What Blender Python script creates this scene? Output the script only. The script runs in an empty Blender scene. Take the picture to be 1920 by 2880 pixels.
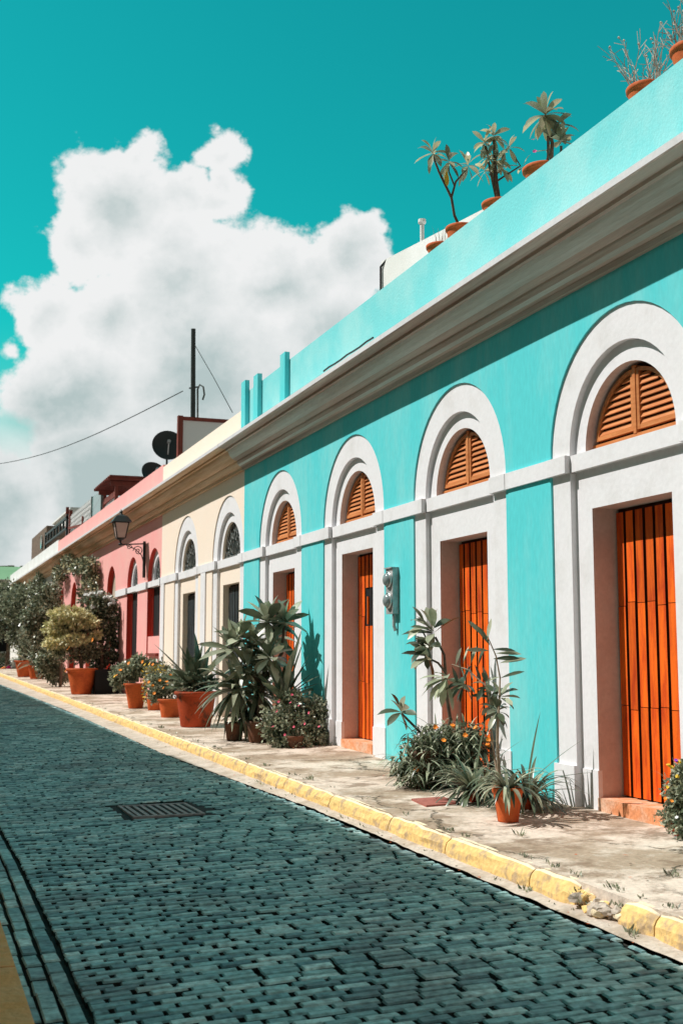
import bpy, math, random
from mathutils import Vector, noise
random.seed(7)
rnd = random.random
def U(a, b): return a + (b - a) * rnd()
sc = bpy.context.scene
COL = sc.collection

# ---------------------------------------------------------------- camera frame
f, PITCH, ROLL, YAW, EYE = 3320.15, .1199, -.0005, .3516, 2.023
W0, H0 = 1920, 2880
sy, cy, sp, cp = math.sin(YAW), math.cos(YAW), math.sin(PITCH), math.cos(PITCH)
FW = Vector((sy * cp, cy * cp, sp)); R0 = Vector((cy, -sy, 0)); U0 = R0.cross(FW)
RT = R0 * math.cos(ROLL) + U0 * math.sin(ROLL); UP = -R0 * math.sin(ROLL) + U0 * math.cos(ROLL)
ORG = Vector((0, 0, EYE))
def at(u, v, d): return ORG + FW * d + RT * ((u - W0 / 2) / f * d) - UP * ((v - H0 / 2) / f * d)
def zoomer(ox, oy, s): return lambda a, b, d: at(ox + a / s, oy + b / s, d)

# ---------------------------------------------------------------- surface heights
def zr(x, y): return .34 + .0125 * y + .02 * x
def zp(x, y): return .49 + .0125 * y + .02 * x

# ---------------------------------------------------------------- materials
def nt(m):
    m.use_nodes = True
    t = m.node_tree; t.nodes.clear(); return t
def N(t, k, **kw):
    n = t.nodes.new('ShaderNode' + k)
    for a, b in kw.items():
        if a[0] == '_': n.inputs[int(a[1:])].default_value = b
        else: setattr(n, a, b)
    return n
def L(t, a, b): t.links.new(a, b)
MATS = {}
def mat(name, col, rough=.8, col2=None, nscale=3., namt=.5, lo=.42, hi=.62, bump=.0, bscale=40., island=0., spec=.3, fine=.06,
        trans=0., stretch=None, metal=0.):
    if name in MATS: return MATS[name]
    m = bpy.data.materials.new(name); t = nt(m)
    out = N(t, 'OutputMaterial'); p = N(t, 'BsdfPrincipled'); L(t, p.outputs[0], out.inputs[0])
    p.inputs['Roughness'].default_value = rough; p.inputs['Specular IOR Level'].default_value = spec
    p.inputs['Metallic'].default_value = metal
    tc = N(t, 'TexCoord'); vec = tc.outputs['Object']
    if stretch:
        mp = N(t, 'Mapping'); mp.inputs['Scale'].default_value = stretch; L(t, vec, mp.inputs[0]); vec = mp.outputs[0]
    c = N(t, 'RGB'); c.outputs[0].default_value = (*col, 1); cur = c.outputs[0]
    if col2:
        n1 = N(t, 'TexNoise'); n1.inputs['Scale'].default_value = nscale; n1.inputs['Detail'].default_value = 8; n1.inputs['Roughness'].default_value = .62
        L(t, vec, n1.inputs['Vector'])
        mr = N(t, 'MapRange'); mr.inputs['From Min'].default_value = lo; mr.inputs['From Max'].default_value = hi; mr.inputs['To Max'].default_value = namt
        L(t, n1.outputs[0], mr.inputs[0])
        mx = N(t, 'Mix', data_type='RGBA'); mx.inputs[7].default_value = (*col2, 1); L(t, mr.outputs[0], mx.inputs[0]); L(t, cur, mx.inputs[6]); cur = mx.outputs[2]
    # value variation: fine grain and per-piece
    n2 = N(t, 'TexNoise'); n2.inputs['Scale'].default_value = bscale; n2.inputs['Detail'].default_value = 5; L(t, vec, n2.inputs['Vector'])
    mr2 = N(t, 'MapRange'); mr2.inputs['From Min'].default_value = .3; mr2.inputs['From Max'].default_value = .7
    mr2.inputs['To Min'].default_value = 1 - fine; mr2.inputs['To Max'].default_value = 1 + fine; L(t, n2.outputs[0], mr2.inputs[0])
    val = mr2.outputs[0]
    if island:
        g = N(t, 'NewGeometry'); mr3 = N(t, 'MapRange'); mr3.inputs['To Min'].default_value = 1 - island; mr3.inputs['To Max'].default_value = 1 + island
        L(t, g.outputs['Random Per Island'], mr3.inputs[0])
        mm = N(t, 'Math', operation='MULTIPLY'); L(t, val, mm.inputs[0]); L(t, mr3.outputs[0], mm.inputs[1]); val = mm.outputs[0]
    hs = N(t, 'HueSaturation'); L(t, cur, hs.inputs['Color']); L(t, val, hs.inputs['Value'])
    L(t, hs.outputs[0], p.inputs['Base Color'])
    if bump:
        b = N(t, 'Bump'); b.inputs['Strength'].default_value = bump; b.inputs['Distance'].default_value = .02
        L(t, n2.outputs[0], b.inputs['Height']); L(t, b.outputs[0], p.inputs['Normal'])
    if trans:
        tr = N(t, 'BsdfTranslucent'); L(t, hs.outputs[0], tr.inputs[0]); ms = N(t, 'MixShader'); ms.inputs[0].default_value = trans
        L(t, p.outputs[0], ms.inputs[1]); L(t, tr.outputs[0], ms.inputs[2]); L(t, ms.outputs[0], out.inputs[0])
    MATS[name] = m; return m

TEAL = (.095, .63, .67)
M = dict(
 teal=mat('turquoise_stucco', TEAL, .85, (.25, .68, .69), 1.3, .9, lo=.44, hi=.72, bump=.12, bscale=25, fine=.05, stretch=(1, 1, .35)),
 tealp=mat('turquoise_stucco_parapet', (.19, .66, .69), .85, (.33, .72, .73), .9, .9, bump=.25, bscale=35, fine=.04),
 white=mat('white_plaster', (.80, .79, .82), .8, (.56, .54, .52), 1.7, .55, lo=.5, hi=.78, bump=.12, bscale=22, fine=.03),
 reveal=mat('warm_shaded_white_reveal', (.66, .56, .52), .8, (.55, .42, .38), 1.5, .7, bump=.2, bscale=30),  # white paint with the warm shade of the recess put into its colour
 cornice=mat('shaded_cornice_plaster', (.68, .58, .52), .85, (.42, .30, .25), 1.1, .9, lo=.38, hi=.6, bump=.3, bscale=25, stretch=(6, .25, 6), fine=.08),  # shade of the cornice underside painted in as brown
 cornicec=mat('bounce_brown_cream_cornice', (.82, .60, .42), .85, (.58, .36, .20), 1.1, .9, lo=.4, hi=.62, bump=.3, bscale=25, stretch=(6, .25, 6), fine=.08),  # orange-brown bounce light put into the cream cornice colour
 cornpale=mat('lit_grey_cornice', (.80, .83, .80), .85, (.55, .52, .47), 1.3, .7, lo=.42, hi=.66, bump=.3, bscale=25, stretch=(6, .25, 6), fine=.08),  # paler colour for moulding faces that catch street light
 cream=mat('cream_stucco', (.94, .79, .66), .85, (.92, .80, .69), 1.2, .7, bump=.25, bscale=35, fine=.04),
 pink=mat('pink_stucco', (.90, .41, .39), .85, (.88, .47, .43), 1.2, .7, bump=.25, bscale=35, fine=.04),
 red=mat('red_paint', (.62, .05, .03), .7, (.5, .06, .04), 2, .6, bump=.2),
 orange=mat('orange_painted_wood', (.90, .15, .008), .6, (.50, .042, .004), 2.6, .9, lo=.42, hi=.64, island=.17, bump=.2, bscale=60, stretch=(6, 6, .8), fine=.12),
 groove=mat('dark_shaded_groove', (.05, .012, .004), .8),  # shade in the gaps painted as near-black brown
 louvre=mat('varnished_louvre_wood', (.62, .24, .085), .5, (.50, .15, .04), 3, .7, island=.12, stretch=(8, 1, 8), fine=.1, bump=.1),
 slate=mat('dark_slate_paint', (.035, .045, .05), .6, (.06, .07, .075), 3, .6, island=.2),
 dark=mat('dark_interior', (.010, .010, .011), .7),
 iron=mat('black_iron', (.02, .025, .025), .5, spec=.5),
 irong=mat('weathered_grey_iron', (.16, .17, .16), .6, (.05, .06, .06), 8, .8),
 glass=mat('dark_window_glass', (.02, .035, .035), .15, spec=.6),
 lampglass=mat('lantern_glass', (.55, .40, .34), .25, (.45, .33, .3), 6, .6, spec=.5),
 step=mat('orange_painted_step', (.75, .30, .14), .8, (.75, .48, .34), 5, .9, lo=.45, hi=.6, fine=.15, bump=.3),
 terra=mat('terracotta', (.62, .125, .03), .75, (.42, .07, .02), 4, .8, lo=.45, hi=.68, fine=.12, bump=.2, bscale=30),
 terrad=mat('stained_terracotta', (.42, .06, .015), .75, (.10, .03, .012), 5, .9, lo=.52, hi=.62, fine=.12, bump=.2, bscale=30),
 shadepot=mat('shade_darkened_pot', (.16, .065, .035), .85, (.07, .05, .035), 5, .9, fine=.15, bump=.3),  # terracotta darkened in colour to look shaded instead of sunlit
 soil=mat('soil', (.05, .03, .02), .95, bump=.5),
 lgreen=mat('grey_green_leaf', (.31, .335, .22), .36, (.46, .475, .36), 6, .8, island=.45, spec=.5, trans=.15),
 dgreen=mat('dark_green_leaf', (.075, .10, .058), .34, (.16, .185, .12), 6, .7, island=.5, spec=.5, trans=.12),
 ygreen=mat('yellow_green_leaf', (.90, .83, .50), .5, (.50, .49, .22), 5, .8, island=.35, spec=.4, trans=.2),
 olive=mat('olive_leaf', (.50, .47, .28), .45, (.58, .50, .34), 6, .8, island=.35, spec=.4, trans=.42),
 yleaf=mat('yellowed_leaf', (.62, .36, .04), .5, trans=.2),
 stem=mat('brown_stem', (.16, .11, .075), .85, (.07, .045, .035), 12, .8, bump=.3),
 stemp=mat('pale_stem', (.42, .33, .24), .85, (.22, .15, .1), 10, .8, bump=.3),
 dry=mat('dry_twig', (.50, .44, .38), .9, island=.3),
 fpink=mat('pink_petal', (.75, .10, .18), .6, island=.2), fora=mat('orange_petal', (.9, .28, .03), .6, island=.2),
 fwhite=mat('white_petal', (.8, .8, .78), .6), fmag=mat('magenta_petal', (.65, .03, .25), .6), fyel=mat('yellow_petal', (.85, .55, .05), .6),
 fvio=mat('violet_petal', (.35, .08, .6), .6),
 conc=mat('pale_concrete', (.58, .50, .43), .9, (.36, .28, .21), 3, .8, lo=.42, hi=.66, bump=.5, bscale=30, fine=.15),
 groundm=mat('bare_ground', (.3, .26, .2), .95, (.2, .17, .12), .3, .8),
 whitew=mat('white_painted_wall', (.80, .80, .79), .85, (.68, .67, .64), 1, .6, bump=.2),
 beige=mat('beige_stucco', (.60, .50, .40), .85, (.38, .30, .23), 1, .7, bump=.2),
 green=mat('green_painted_wall', (.20, .38, .22), .85, (.16, .32, .18), 1.2, .7),
 brownw=mat('brown_boards', (.20, .135, .10), .85, (.12, .08, .06), 2, .8, stretch=(1, 1, 6)),
 rust=mat('rust_red_paint', (.25, .055, .04), .7, (.15, .04, .03), 4, .7),
 woodp=mat('pale_painted_wood', (.80, .78, .78), .8),
 metal=mat('grey_metal', (.48, .48, .48), .45, (.22, .22, .22), 7, .8, metal=.2, spec=.5),
 meterg=mat('meter_glass', (.25, .30, .31), .12, spec=.8), steel=mat('bright_steel', (.62, .62, .62), .3, metal=.8),
 redtile=mat('red_tile', (.40, .14, .11), .9, (.3, .1, .08), 12, .8),
 roofm=mat('grey_roofing', (.35, .34, .33), .9),
 grate=mat('cast_iron_grate', (.42, .36, .37), .6, (.22, .19, .20), 9, .8), tarm=mat('dark_patch', (.035, .035, .037), .9, bump=.4),
 wire=mat('black_cable', (.03, .03, .03), .6),
 leftw=mat('ochre_stucco', (.36, .26, .18), .85, (.3, .21, .14), 1, .7, bump=.2),
)
def stone_mat():
    m = bpy.data.materials.new('blue_paving_stone'); t = nt(m); MATS['stone'] = m
    out = N(t, 'OutputMaterial'); p = N(t, 'BsdfPrincipled'); L(t, p.outputs[0], out.inputs[0])
    g = N(t, 'NewGeometry'); tc = N(t, 'TexCoord')
    cr = N(t, 'ValToRGB'); e = cr.color_ramp.elements
    e[0].position = 0; e[0].color = (.11, .22, .25, 1); e[1].position = 1; e[1].color = (.60, .76, .75, 1)
    for pos, c in ((.3, (.21, .39, .41, 1)), (.6, (.31, .52, .53, 1)), (.85, (.40, .57, .57, 1))):
        k = e.new(pos); k.color = c
    L(t, g.outputs['Random Per Island'], cr.inputs[0])
    n = N(t, 'TexNoise'); n.inputs['Scale'].default_value = 22; n.inputs['Detail'].default_value = 6; L(t, tc.outputs['Object'], n.inputs['Vector'])
    nb = N(t, 'TexNoise'); nb.inputs['Scale'].default_value = .9; nb.inputs['Detail'].default_value = 5; L(t, tc.outputs['Object'], nb.inputs['Vector'])
    a = N(t, 'MapRange'); a.inputs['From Min'].default_value = .3; a.inputs['From Max'].default_value = .7; a.inputs['To Min'].default_value = .55; a.inputs['To Max'].default_value = 1.42; L(t, n.outputs[0], a.inputs[0])
    mx = N(t, 'Mix', data_type='RGBA'); mx.inputs[7].default_value = (.15, .16, .17, 1)
    b = N(t, 'MapRange'); b.inputs['From Min'].default_value = .5; b.inputs['From Max'].default_value = .68; b.inputs['To Max'].default_value = .6; L(t, nb.outputs[0], b.inputs[0])
    L(t, b.outputs[0], mx.inputs[0]); L(t, cr.outputs[0], mx.inputs[6])
    hs = N(t, 'HueSaturation'); L(t, mx.outputs[2], hs.inputs['Color']); L(t, a.outputs[0], hs.inputs['Value']); L(t, hs.outputs[0], p.inputs['Base Color'])
    p.inputs['Roughness'].default_value = .55; p.inputs['Specular IOR Level'].default_value = .4
    bp = N(t, 'Bump'); bp.inputs['Strength'].default_value = .5; bp.inputs['Distance'].default_value = .01; L(t, n.outputs[0], bp.inputs['Height']); L(t, bp.outputs[0], p.inputs['Normal'])
    return m
M['stone'] = stone_mat()
M['joint'] = mat('dark_joint_dirt', (.02, .027, .027), .95, (.06, .055, .045), 5, .6, bump=.5)
def pave_mat():
    m = bpy.data.materials.new('worn_pavement_concrete'); t = nt(m)
    out = N(t, 'OutputMaterial'); p = N(t, 'BsdfPrincipled'); L(t, p.outputs[0], out.inputs[0]); p.inputs['Roughness'].default_value = .9
    p.inputs['Specular IOR Level'].default_value = .2
    tc = N(t, 'TexCoord'); V = tc.outputs['Object']
    def noi(s, d=8, r=.6, vec=V):
        n = N(t, 'TexNoise'); n.inputs['Scale'].default_value = s; n.inputs['Detail'].default_value = d; n.inputs['Roughness'].default_value = r; L(t, vec, n.inputs['Vector']); return n
    def rng(src, a, b, c, d):
        k = N(t, 'MapRange'); k.inputs['From Min'].default_value = a; k.inputs['From Max'].default_value = b; k.inputs['To Min'].default_value = c; k.inputs['To Max'].default_value = d; L(t, src, k.inputs[0]); return k.outputs[0]
    def mix(fac, a, c):
        k = N(t, 'Mix', data_type='RGBA'); k.inputs[7].default_value = (*c, 1); L(t, fac, k.inputs[0]); L(t, a, k.inputs[6]); return k.outputs[2]
    base = N(t, 'RGB'); base.outputs[0].default_value = (.68, .57, .48, 1)
    n1 = noi(1.1, 9, .65); n2 = noi(3.6, 8, .7); n3 = noi(24, 6, .6)
    c = mix(rng(n1.outputs[0], .46, .57, 0, .85), base.outputs[0], (.34, .25, .175))
    c = mix(rng(n2.outputs[0], .50, .62, 0, .75), c, (.22, .15, .10))
    c = mix(rng(n2.outputs[0], .44, .34, 0, .5), c, (.68, .60, .52))
    # cracks: distorted voronoi edges
    dv = N(t, 'VectorMath', operation='MULTIPLY_ADD'); dv.inputs[1].default_value = (.5, .5, .5); L(t, n2.outputs[1], dv.inputs[0]); L(t, V, dv.inputs[2])
    vo = N(t, 'TexVoronoi', feature='DISTANCE_TO_EDGE'); vo.inputs['Scale'].default_value = .75; L(t, dv.outputs[0], vo.inputs['Vector'])
    crk = rng(vo.outputs['Distance'], .0, .016, 1, 0)
    gate = rng(noi(.8, 2).outputs[0], .47, .53, 0, .85)
    mm = N(t, 'Math', operation='MULTIPLY'); L(t, crk, mm.inputs[0]); L(t, gate, mm.inputs[1])
    c = mix(mm.outputs[0], c, (.07, .06, .04))
    hs = N(t, 'HueSaturation'); L(t, c, hs.inputs['Color']); L(t, rng(n3.outputs[0], .3, .7, .84, 1.16), hs.inputs['Value']); L(t, hs.outputs[0], p.inputs['Base Color'])
    sm = N(t, 'Math', operation='MULTIPLY_ADD'); sm.inputs[1].default_value = -1.5; L(t, mm.outputs[0], sm.inputs[0]); L(t, n3.outputs[0], sm.inputs[2])
    b = N(t, 'Bump'); b.inputs['Strength'].default_value = .6; b.inputs['Distance'].default_value = .015; L(t, sm.outputs[0], b.inputs['Height']); L(t, b.outputs[0], p.inputs['Normal'])
    return m
M['pave'] = pave_mat()
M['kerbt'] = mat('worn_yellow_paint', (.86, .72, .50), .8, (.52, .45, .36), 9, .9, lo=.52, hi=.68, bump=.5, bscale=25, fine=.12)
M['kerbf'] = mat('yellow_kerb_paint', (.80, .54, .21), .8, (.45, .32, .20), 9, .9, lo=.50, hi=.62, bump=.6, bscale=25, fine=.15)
M['kerbs'] = mat('ochre_kerb_paint', (1., .40, .13), .8, (.95, .50, .25), 4, .6, bump=.5, bscale=25)

# ---------------------------------------------------------------- mesh building
class MB:
    def __init__(s): s.v = []; s.f = []; s.m = []
    def add(s, vs, fs, mi=0):
        o = len(s.v); s.v += [tuple(p) for p in vs]; s.f += [tuple(i + o for i in q) for q in fs]; s.m += [mi] * len(fs)
    def quad(s, a, b, c, d, mi=0): s.add((a, b, c, d), ((0, 1, 2, 3),), mi)
    def box(s, x0, x1, y0, y1, z0, z1, mi=0):
        s.add([(x, y, z) for z in (z0, z1) for y in (y0, y1) for x in (x0, x1)],
              [(0, 2, 3, 1), (4, 5, 7, 6), (0, 1, 5, 4), (2, 6, 7, 3), (0, 4, 6, 2), (1, 3, 7, 5)], mi)
    def bar(s, a, b, w, h, mi=0, up=(0, 0, 1)):
        a, b = Vector(a), Vector(b); d = (b - a).normalized(); r = d.cross(Vector(up))
        if r.length < 1e-4: r = d.cross(Vector((1, 0, 0)))
        r.normalize(); u = r.cross(d)
        vs = [p + r * (i * w / 2) + u * (j * h / 2) for p in (a, b) for i, j in ((-1, -1), (1, -1), (1, 1), (-1, 1))]
        s.add(vs, [(0, 1, 2, 3), (4, 7, 6, 5), (0, 4, 5, 1), (1, 5, 6, 2), (2, 6, 7, 3), (3, 7, 4, 0)], mi)
    def tube(s, pts, r, n=6, mi=0, cap=True):
        pts = [Vector(p) for p in pts]; rs = r if isinstance(r, (list, tuple)) else [r] * len(pts); o = len(s.v); prev = None
        for i, p in enumerate(pts):
            d = (pts[min(i + 1, len(pts) - 1)] - pts[max(i - 1, 0)]).normalized()
            a = prev if prev else (Vector((1, 0, 0)) if abs(d.x) < .9 else Vector((0, 1, 0)))
            a = (a - d * a.dot(d)).normalized(); prev = a; b = d.cross(a)
            for k in range(n):
                t = 2 * math.pi * k / n; s.v.append(tuple(p + (a * math.cos(t) + b * math.sin(t)) * rs[i]))
        for i in range(len(pts) - 1):
            for k in range(n):
                s.f.append((o + i * n + k, o + i * n + (k + 1) % n, o + (i + 1) * n + (k + 1) % n, o + (i + 1) * n + k)); s.m.append(mi)
        if cap: s.f.append(tuple(o + k for k in range(n))[::-1]); s.m.append(mi); s.f.append(tuple(o + (len(pts) - 1) * n + k for k in range(n))); s.m.append(mi)
    def lathe(s, c, prof, n=28, mi=0, ax=(0, 0, 1), wob=0.):
        ax = Vector(ax).normalized(); a = Vector((1, 0, 0)) if abs(ax.x) < .9 else Vector((0, 1, 0)); a = (a - ax * a.dot(ax)).normalized(); b = ax.cross(a); c = Vector(c)
        vs = [c + (a * math.cos(2 * math.pi * k / n) + b * math.sin(2 * math.pi * k / n)) * (r * (1 + wob * math.sin(3 * k * 2 * math.pi / n + h * 9))) + ax * h for r, h in prof for k in range(n)]
        s.add(vs, [(i * n + k, i * n + (k + 1) % n, (i + 1) * n + (k + 1) % n, (i + 1) * n + k) for i in range(len(prof) - 1) for k in range(n)], mi)
    def build(s, name, mats, parent=None, smooth=False):
        me = bpy.data.meshes.new(name); off = Vector((0, 0, 0))
        if parent: off = parent['_o'] if '_o' in parent else (0, 0, 0); off = Vector(off)
        me.from_pydata([(a - off.x, b - off.y, c - off.z) for a, b, c in s.v], [], s.f); me.update()
        if not isinstance(mats, (list, tuple)): mats = [mats]
        for k in mats: me.materials.append(k)
        me.polygons.foreach_set('material_index', s.m)
        if smooth: me.polygons.foreach_set('use_smooth', [True] * len(s.f))
        o = bpy.data.objects.new(name, me); COL.objects.link(o)
        if parent: o.parent = parent; o['_o'] = tuple(off)
        return o
def thing(name, label, cat, loc, group=None):
    o = bpy.data.objects.new(name, None); COL.objects.link(o); o.location = loc; o['_o'] = tuple(loc); o.empty_display_size = .2
    o['label'] = label; o['category'] = cat
    if group: o['group'] = group
    return o
def solo(name, mb, mats, label, cat, loc, group=None, smooth=False):
    tmp = {'_o': tuple(loc)}
    me = mb.build(name, mats, None, smooth)
    for v in me.data.vertices: v.co -= Vector(loc)
    me.location = loc; me['label'] = label; me['category'] = cat
    if group: me['group'] = group
    return me
def struct(name, mb, mats, smooth=False, kind='structure'):
    o = mb.build(name, mats, None, smooth); o['kind'] = kind; return o

# ---------------------------------------------------------------- leaves
PROF = {'strap': lambda t: (math.sin(math.pi * (.12 + .88 * t)) ** .8) * (1 - .25 * t),
        'ovate': lambda t: max(0, math.sin(math.pi * t ** 1.3)) ** .75 + .07 * (1 - t),
        'sword': lambda t: (.75 + .5 * t) * (1 if t < .55 else (1 - ((t - .55) / .45) ** 1.6))}
def leaf(mb, base, d, Lg, Wd, droop=.3, seg=6, mi=0, kind='strap', fold=.25, twist=0.):
    d = Vector(d).normalized(); side = d.cross(Vector((0, 0, 1)))
    if side.length < .05: side = Vector((math.cos(twist), math.sin(twist), 0))
    side.normalize(); base = Vector(base); P = PROF[kind]; o = len(mb.v); pos = base.copy(); dd = d.copy()
    if twist: side = (side * math.cos(twist) + d.cross(side) * math.sin(twist)).normalized()
    for i in range(seg + 1):
        t = i / seg; w = max(.004, P(t)) * Wd * .5
        nrm = side.cross(dd).normalized()
        mb.v += [tuple(pos - side * w + nrm * w * fold), tuple(pos), tuple(pos + side * w + nrm * w * fold)]
        dd = (dd + Vector((0, 0, -droop * 2.2 / seg * (.35 + t)))).normalized(); pos = pos + dd * (Lg / seg)
    for i in range(seg):
        a = o + i * 3
        mb.f += [(a, a + 1, a + 4, a + 3), (a + 1, a + 2, a + 5, a + 4)]; mb.m += [mi, mi]
def sleaf(mb, p, d, n, Lg, Wd, mi=0):
    d = d.normalized(); s = d.cross(n)
    if s.length < 1e-3: s = Vector((1, 0, 0))
    s.normalize(); q = p + d * Lg
    mb.add((p, p + d * Lg * .5 + s * Wd * .5, q, p + d * Lg * .5 - s * Wd * .5), ((0, 1, 2, 3),), mi)
def rv():
    while True:
        v = Vector((U(-1, 1), U(-1, 1), U(-1, 1)))
        if .05 < v.length < 1: return v.normalized()
def cloudleaves(mb, blobs, n, Lg, Wd, mis=(0,), shell=.35, grow=.8):
    """many leaves through the volume of several lumpy blobs (centre, radii)"""
    wt = [b[1][0] * b[1][1] + b[1][2] * b[1][0] for b in blobs]; tot = sum(wt)
    for (c, r), w in zip(blobs, wt):
        c = Vector(c)
        for _ in range(int(n * w / tot)):
            v = rv(); k = (shell + (1 - shell) * rnd()) * (.82 + .36 * noise.noise(v * 2.1 + c * 3.7))
            p = c + Vector((v.x * r[0], v.y * r[1], v.z * r[2])) * k * 1.08
            if noise.noise(p * (2.3 / max(.3, r[0]))) < -.28: continue
            d = (v * grow + rv()).normalized(); nn = (Vector((0, 0, 1)) * .8 + rv()).normalized()
            s = U(.65, 1.25); sleaf(mb, p, d, nn, Lg * s, Wd * s, random.choice(mis))
def rosette(mb, c, n, Lg, Wd, e0=75, e1=-25, droop=.25, kind='ovate', mi=0, seg=5, lean=(0, 0, 0), az0=None, mis=None, fold=.25):
    a = U(0, 6.28) if az0 is None else az0
    for i in range(n):
        t = i / max(1, n - 1); el = math.radians(e0 + (e1 - e0) * t + U(-9, 9)); az = a + i * 2.39996 + U(-.2, .2)
        d = Vector((math.cos(az) * math.cos(el), math.sin(az) * math.cos(el), math.sin(el))) + Vector(lean)
        leaf(mb, Vector(c) + Vector((0, 0, .03 * (1 - t))), d, Lg * U(.75, 1.1) * (.7 + .3 * min(1, t * 2 + .3)), Wd * U(.95, 1.25) * (.98 if kind == 'ovate' else 1.1), droop * U(.6, 1.4), seg, random.choice(mis) if mis else mi, kind, fold, U(-.75, .75))
def flower(mb, p, r, mi, n=5):
    nn = Vector((-.6, -.5, .6)) + rv() * .5; nn.normalize(); a = nn.orthogonal().normalized(); b = nn.cross(a); p = Vector(p)
    for k in range(n):
        t = 6.283 * k / n; d = a * math.cos(t) + b * math.sin(t); e = a * math.cos(t + .55) + b * math.sin(t + .55); g = a * math.cos(t - .55) + b * math.sin(t - .55)
        mb.add((p, p + g * r * .7 + nn * r * .2, p + d * r + nn * r * .35, p + e * r * .7 + nn * r * .2), ((0, 1, 2, 3),), mi)
def bloom(mb, parent):
    """one mesh per bloom: blooms start wherever the recorded petals move more than a few centimetres"""
    groups = []; i = 0
    for q, k in zip(mb.f, mb.m):
        c = Vector(mb.v[q[0]])
        for g_ in groups:
            if (g_[0] - c).length < .02: break
        else: g_ = (c, MB()); groups.append(g_)
        g_[1].add([mb.v[j] for j in q], [tuple(range(len(q)))], k)
    for c, g_ in groups[:95]: foliage(g_, parent, 'flower')
def pot_prof(rb, rt, h, rim=.03):
    return [(0.001, 0), (rb * .96, 0), (rb, .012), (rb + (rt - rb) * .45, h * .45), (rt * .97, h - rim * 2), (rt * .98, h - rim * 1.6), (rt * 1.07, h - rim * 1.4), (rt * 1.09, h - .008), (rt * 1.05, h), (rt * .93, h), (rt * .88, h - .03), (.001, h - .035)]
def pot(parent, c, rb, rt, h, m=None, rim=.03, label=None):
    mb = MB(); mb.lathe(c, pot_prof(rb, rt, h, rim)[:-2], 32, 0, wob=.004)
    mb.lathe(c, [(rt * .93, h), (rt * .9, h - .03)], 32, 0); mb.lathe(c, [(rt * .9, h - .03), (rt * .5, h - .02), (.001, h - .015)], 24, 1)
    o = mb.build('pot', [m or M['terra'], M['soil']], parent, True)
    if label: o['label'] = label
    return o

# ================================================================ SETTING
g = MB(); g.quad((-900, -900, -.25), (900, -900, -.25), (900, 1500, -.25), (-900, 1500, -.25)); struct('ground', g, M['groundm'])
YE = 72
XK = 3.80   # road edge at the kerb foot
def strip(mb, x0, x1, y0, y1, zf, ny, nx=1, mi=0, dz=0, jit=0):
    for j in range(ny):
        for i in range(nx):
            q = []
            for a, b in ((i, j), (i + 1, j), (i + 1, j + 1), (i, j + 1)):
                x = x0 + (x1 - x0) * a / nx; y = y0 + (y1 - y0) * b / ny
                q.append((x, y, zf(x, y) + dz + (jit * noise.noise(Vector((x * 1.3, y * .9, 3))) if jit else 0)))
            mb.quad(*q, mi)
def xg(y): return 3.72 if y < 11 else (3.72 - .21 * (y - 11) / 6 if y < 17 else 3.51 - .25 * max(0, y - 28) / 16)  # strip edge drawn along the shadow line, as a sunlit band
def und(x, y): return .016 * noise.noise(Vector((x * .9, y * .45, 1.7))) + .006 * noise.noise(Vector((x * 3, y * 3, 5)))
road = MB()
strip(road, .50, 3.80, -6, YE, lambda x, y: zr(x, y) - .035 + und(x, y), 240, 6, 1)
def stone(x0, x1, y0, y1, sk=0):
    j = .0032; b = .006; c = []
    for x, y in ((x0, y0), (x1, y0), (x1, y1), (x0, y1)):
        x += U(-j, j); y += U(-j, j) + sk * (x - (x0 + x1) / 2); c.append((x, y))
    mx = sum(p[0] for p in c) / 4; my = sum(p[1] for p in c) / 4; h = und(mx, my) + U(-.004, .005); tx = U(-.02, .02); ty = U(-.04, .04)
    vs = []
    for x, y in c: vs.append((x, y, zr(x, y) + und(mx, my) - .034))
    for x, y in c: vs.append((x, y, zr(x, y) + h - .010 + tx * (x - mx) + ty * (y - my)))
    for x, y in c:
        ix = x + (b if x < mx else -b); iy = y + (b if y < my else -b); vs.append((ix, iy, zr(ix, iy) + h + tx * (x - mx) + ty * (y - my)))
    fs = [(8, 9, 10, 11)]
    for k in range(4):
        k2 = (k + 1) % 4; fs.append((4 + k, 4 + k2, 8 + k2, 8 + k))
    road.add(vs, fs, 0); n0 = len(road.v) - 12
    for k in range(4): k2 = (k + 1) % 4; road.f.append((n0 + k, n0 + k2, n0 + 4 + k2, n0 + 4 + k)); road.m.append(1)
for ci in range(3):            # edge courses laid along the kerb
    y = 2.2 + U(0, .1)
    while y < 46:
        l = U(.17, .26); wob = .014 * math.sin(y * .8 + ci * .4); x0 = .562 + ci * .094 + wob; stone(x0, x0 + .080, y, y + l - .02); y += l
y = 2.2; row = 0
while y < 62:
    x = .862 + .014 * math.sin(y * .8 + .8) + U(-.006, .006); first = True; pitch = U(.070, .078) if y < 36 else .12
    XG = xg(y) - .005 + U(-.012, .012)
    while x < XG:
        l = U(.188, .218) * (1.16 if rnd() < .1 else 1) if not (first and row % 2) else U(.09, .115)
        if x + l > XG: l = XG + .01 - x
        if l < .05: break
        bend = -.10 * math.exp(-((x - .86) / .55)) + .035 * math.sin(x * 2.1 + y * .35) + .02 * math.sin(y * 1.9 + x)
        yy = y + bend
        bs = -.10 * math.exp(-((x - .86) / .55)) / -.55
        if not (1.94 < x + l / 2 < 2.86 and 11.05 < yy + .05 < 12.1): stone(x, x + l - U(.016, .036), yy, yy + pitch - U(.009, .015), bs * .5)
        x += l; first = False
    y += pitch; row += 1
road = struct('road', road, [M['stone'], M['joint']])
gut = MB()
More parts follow.
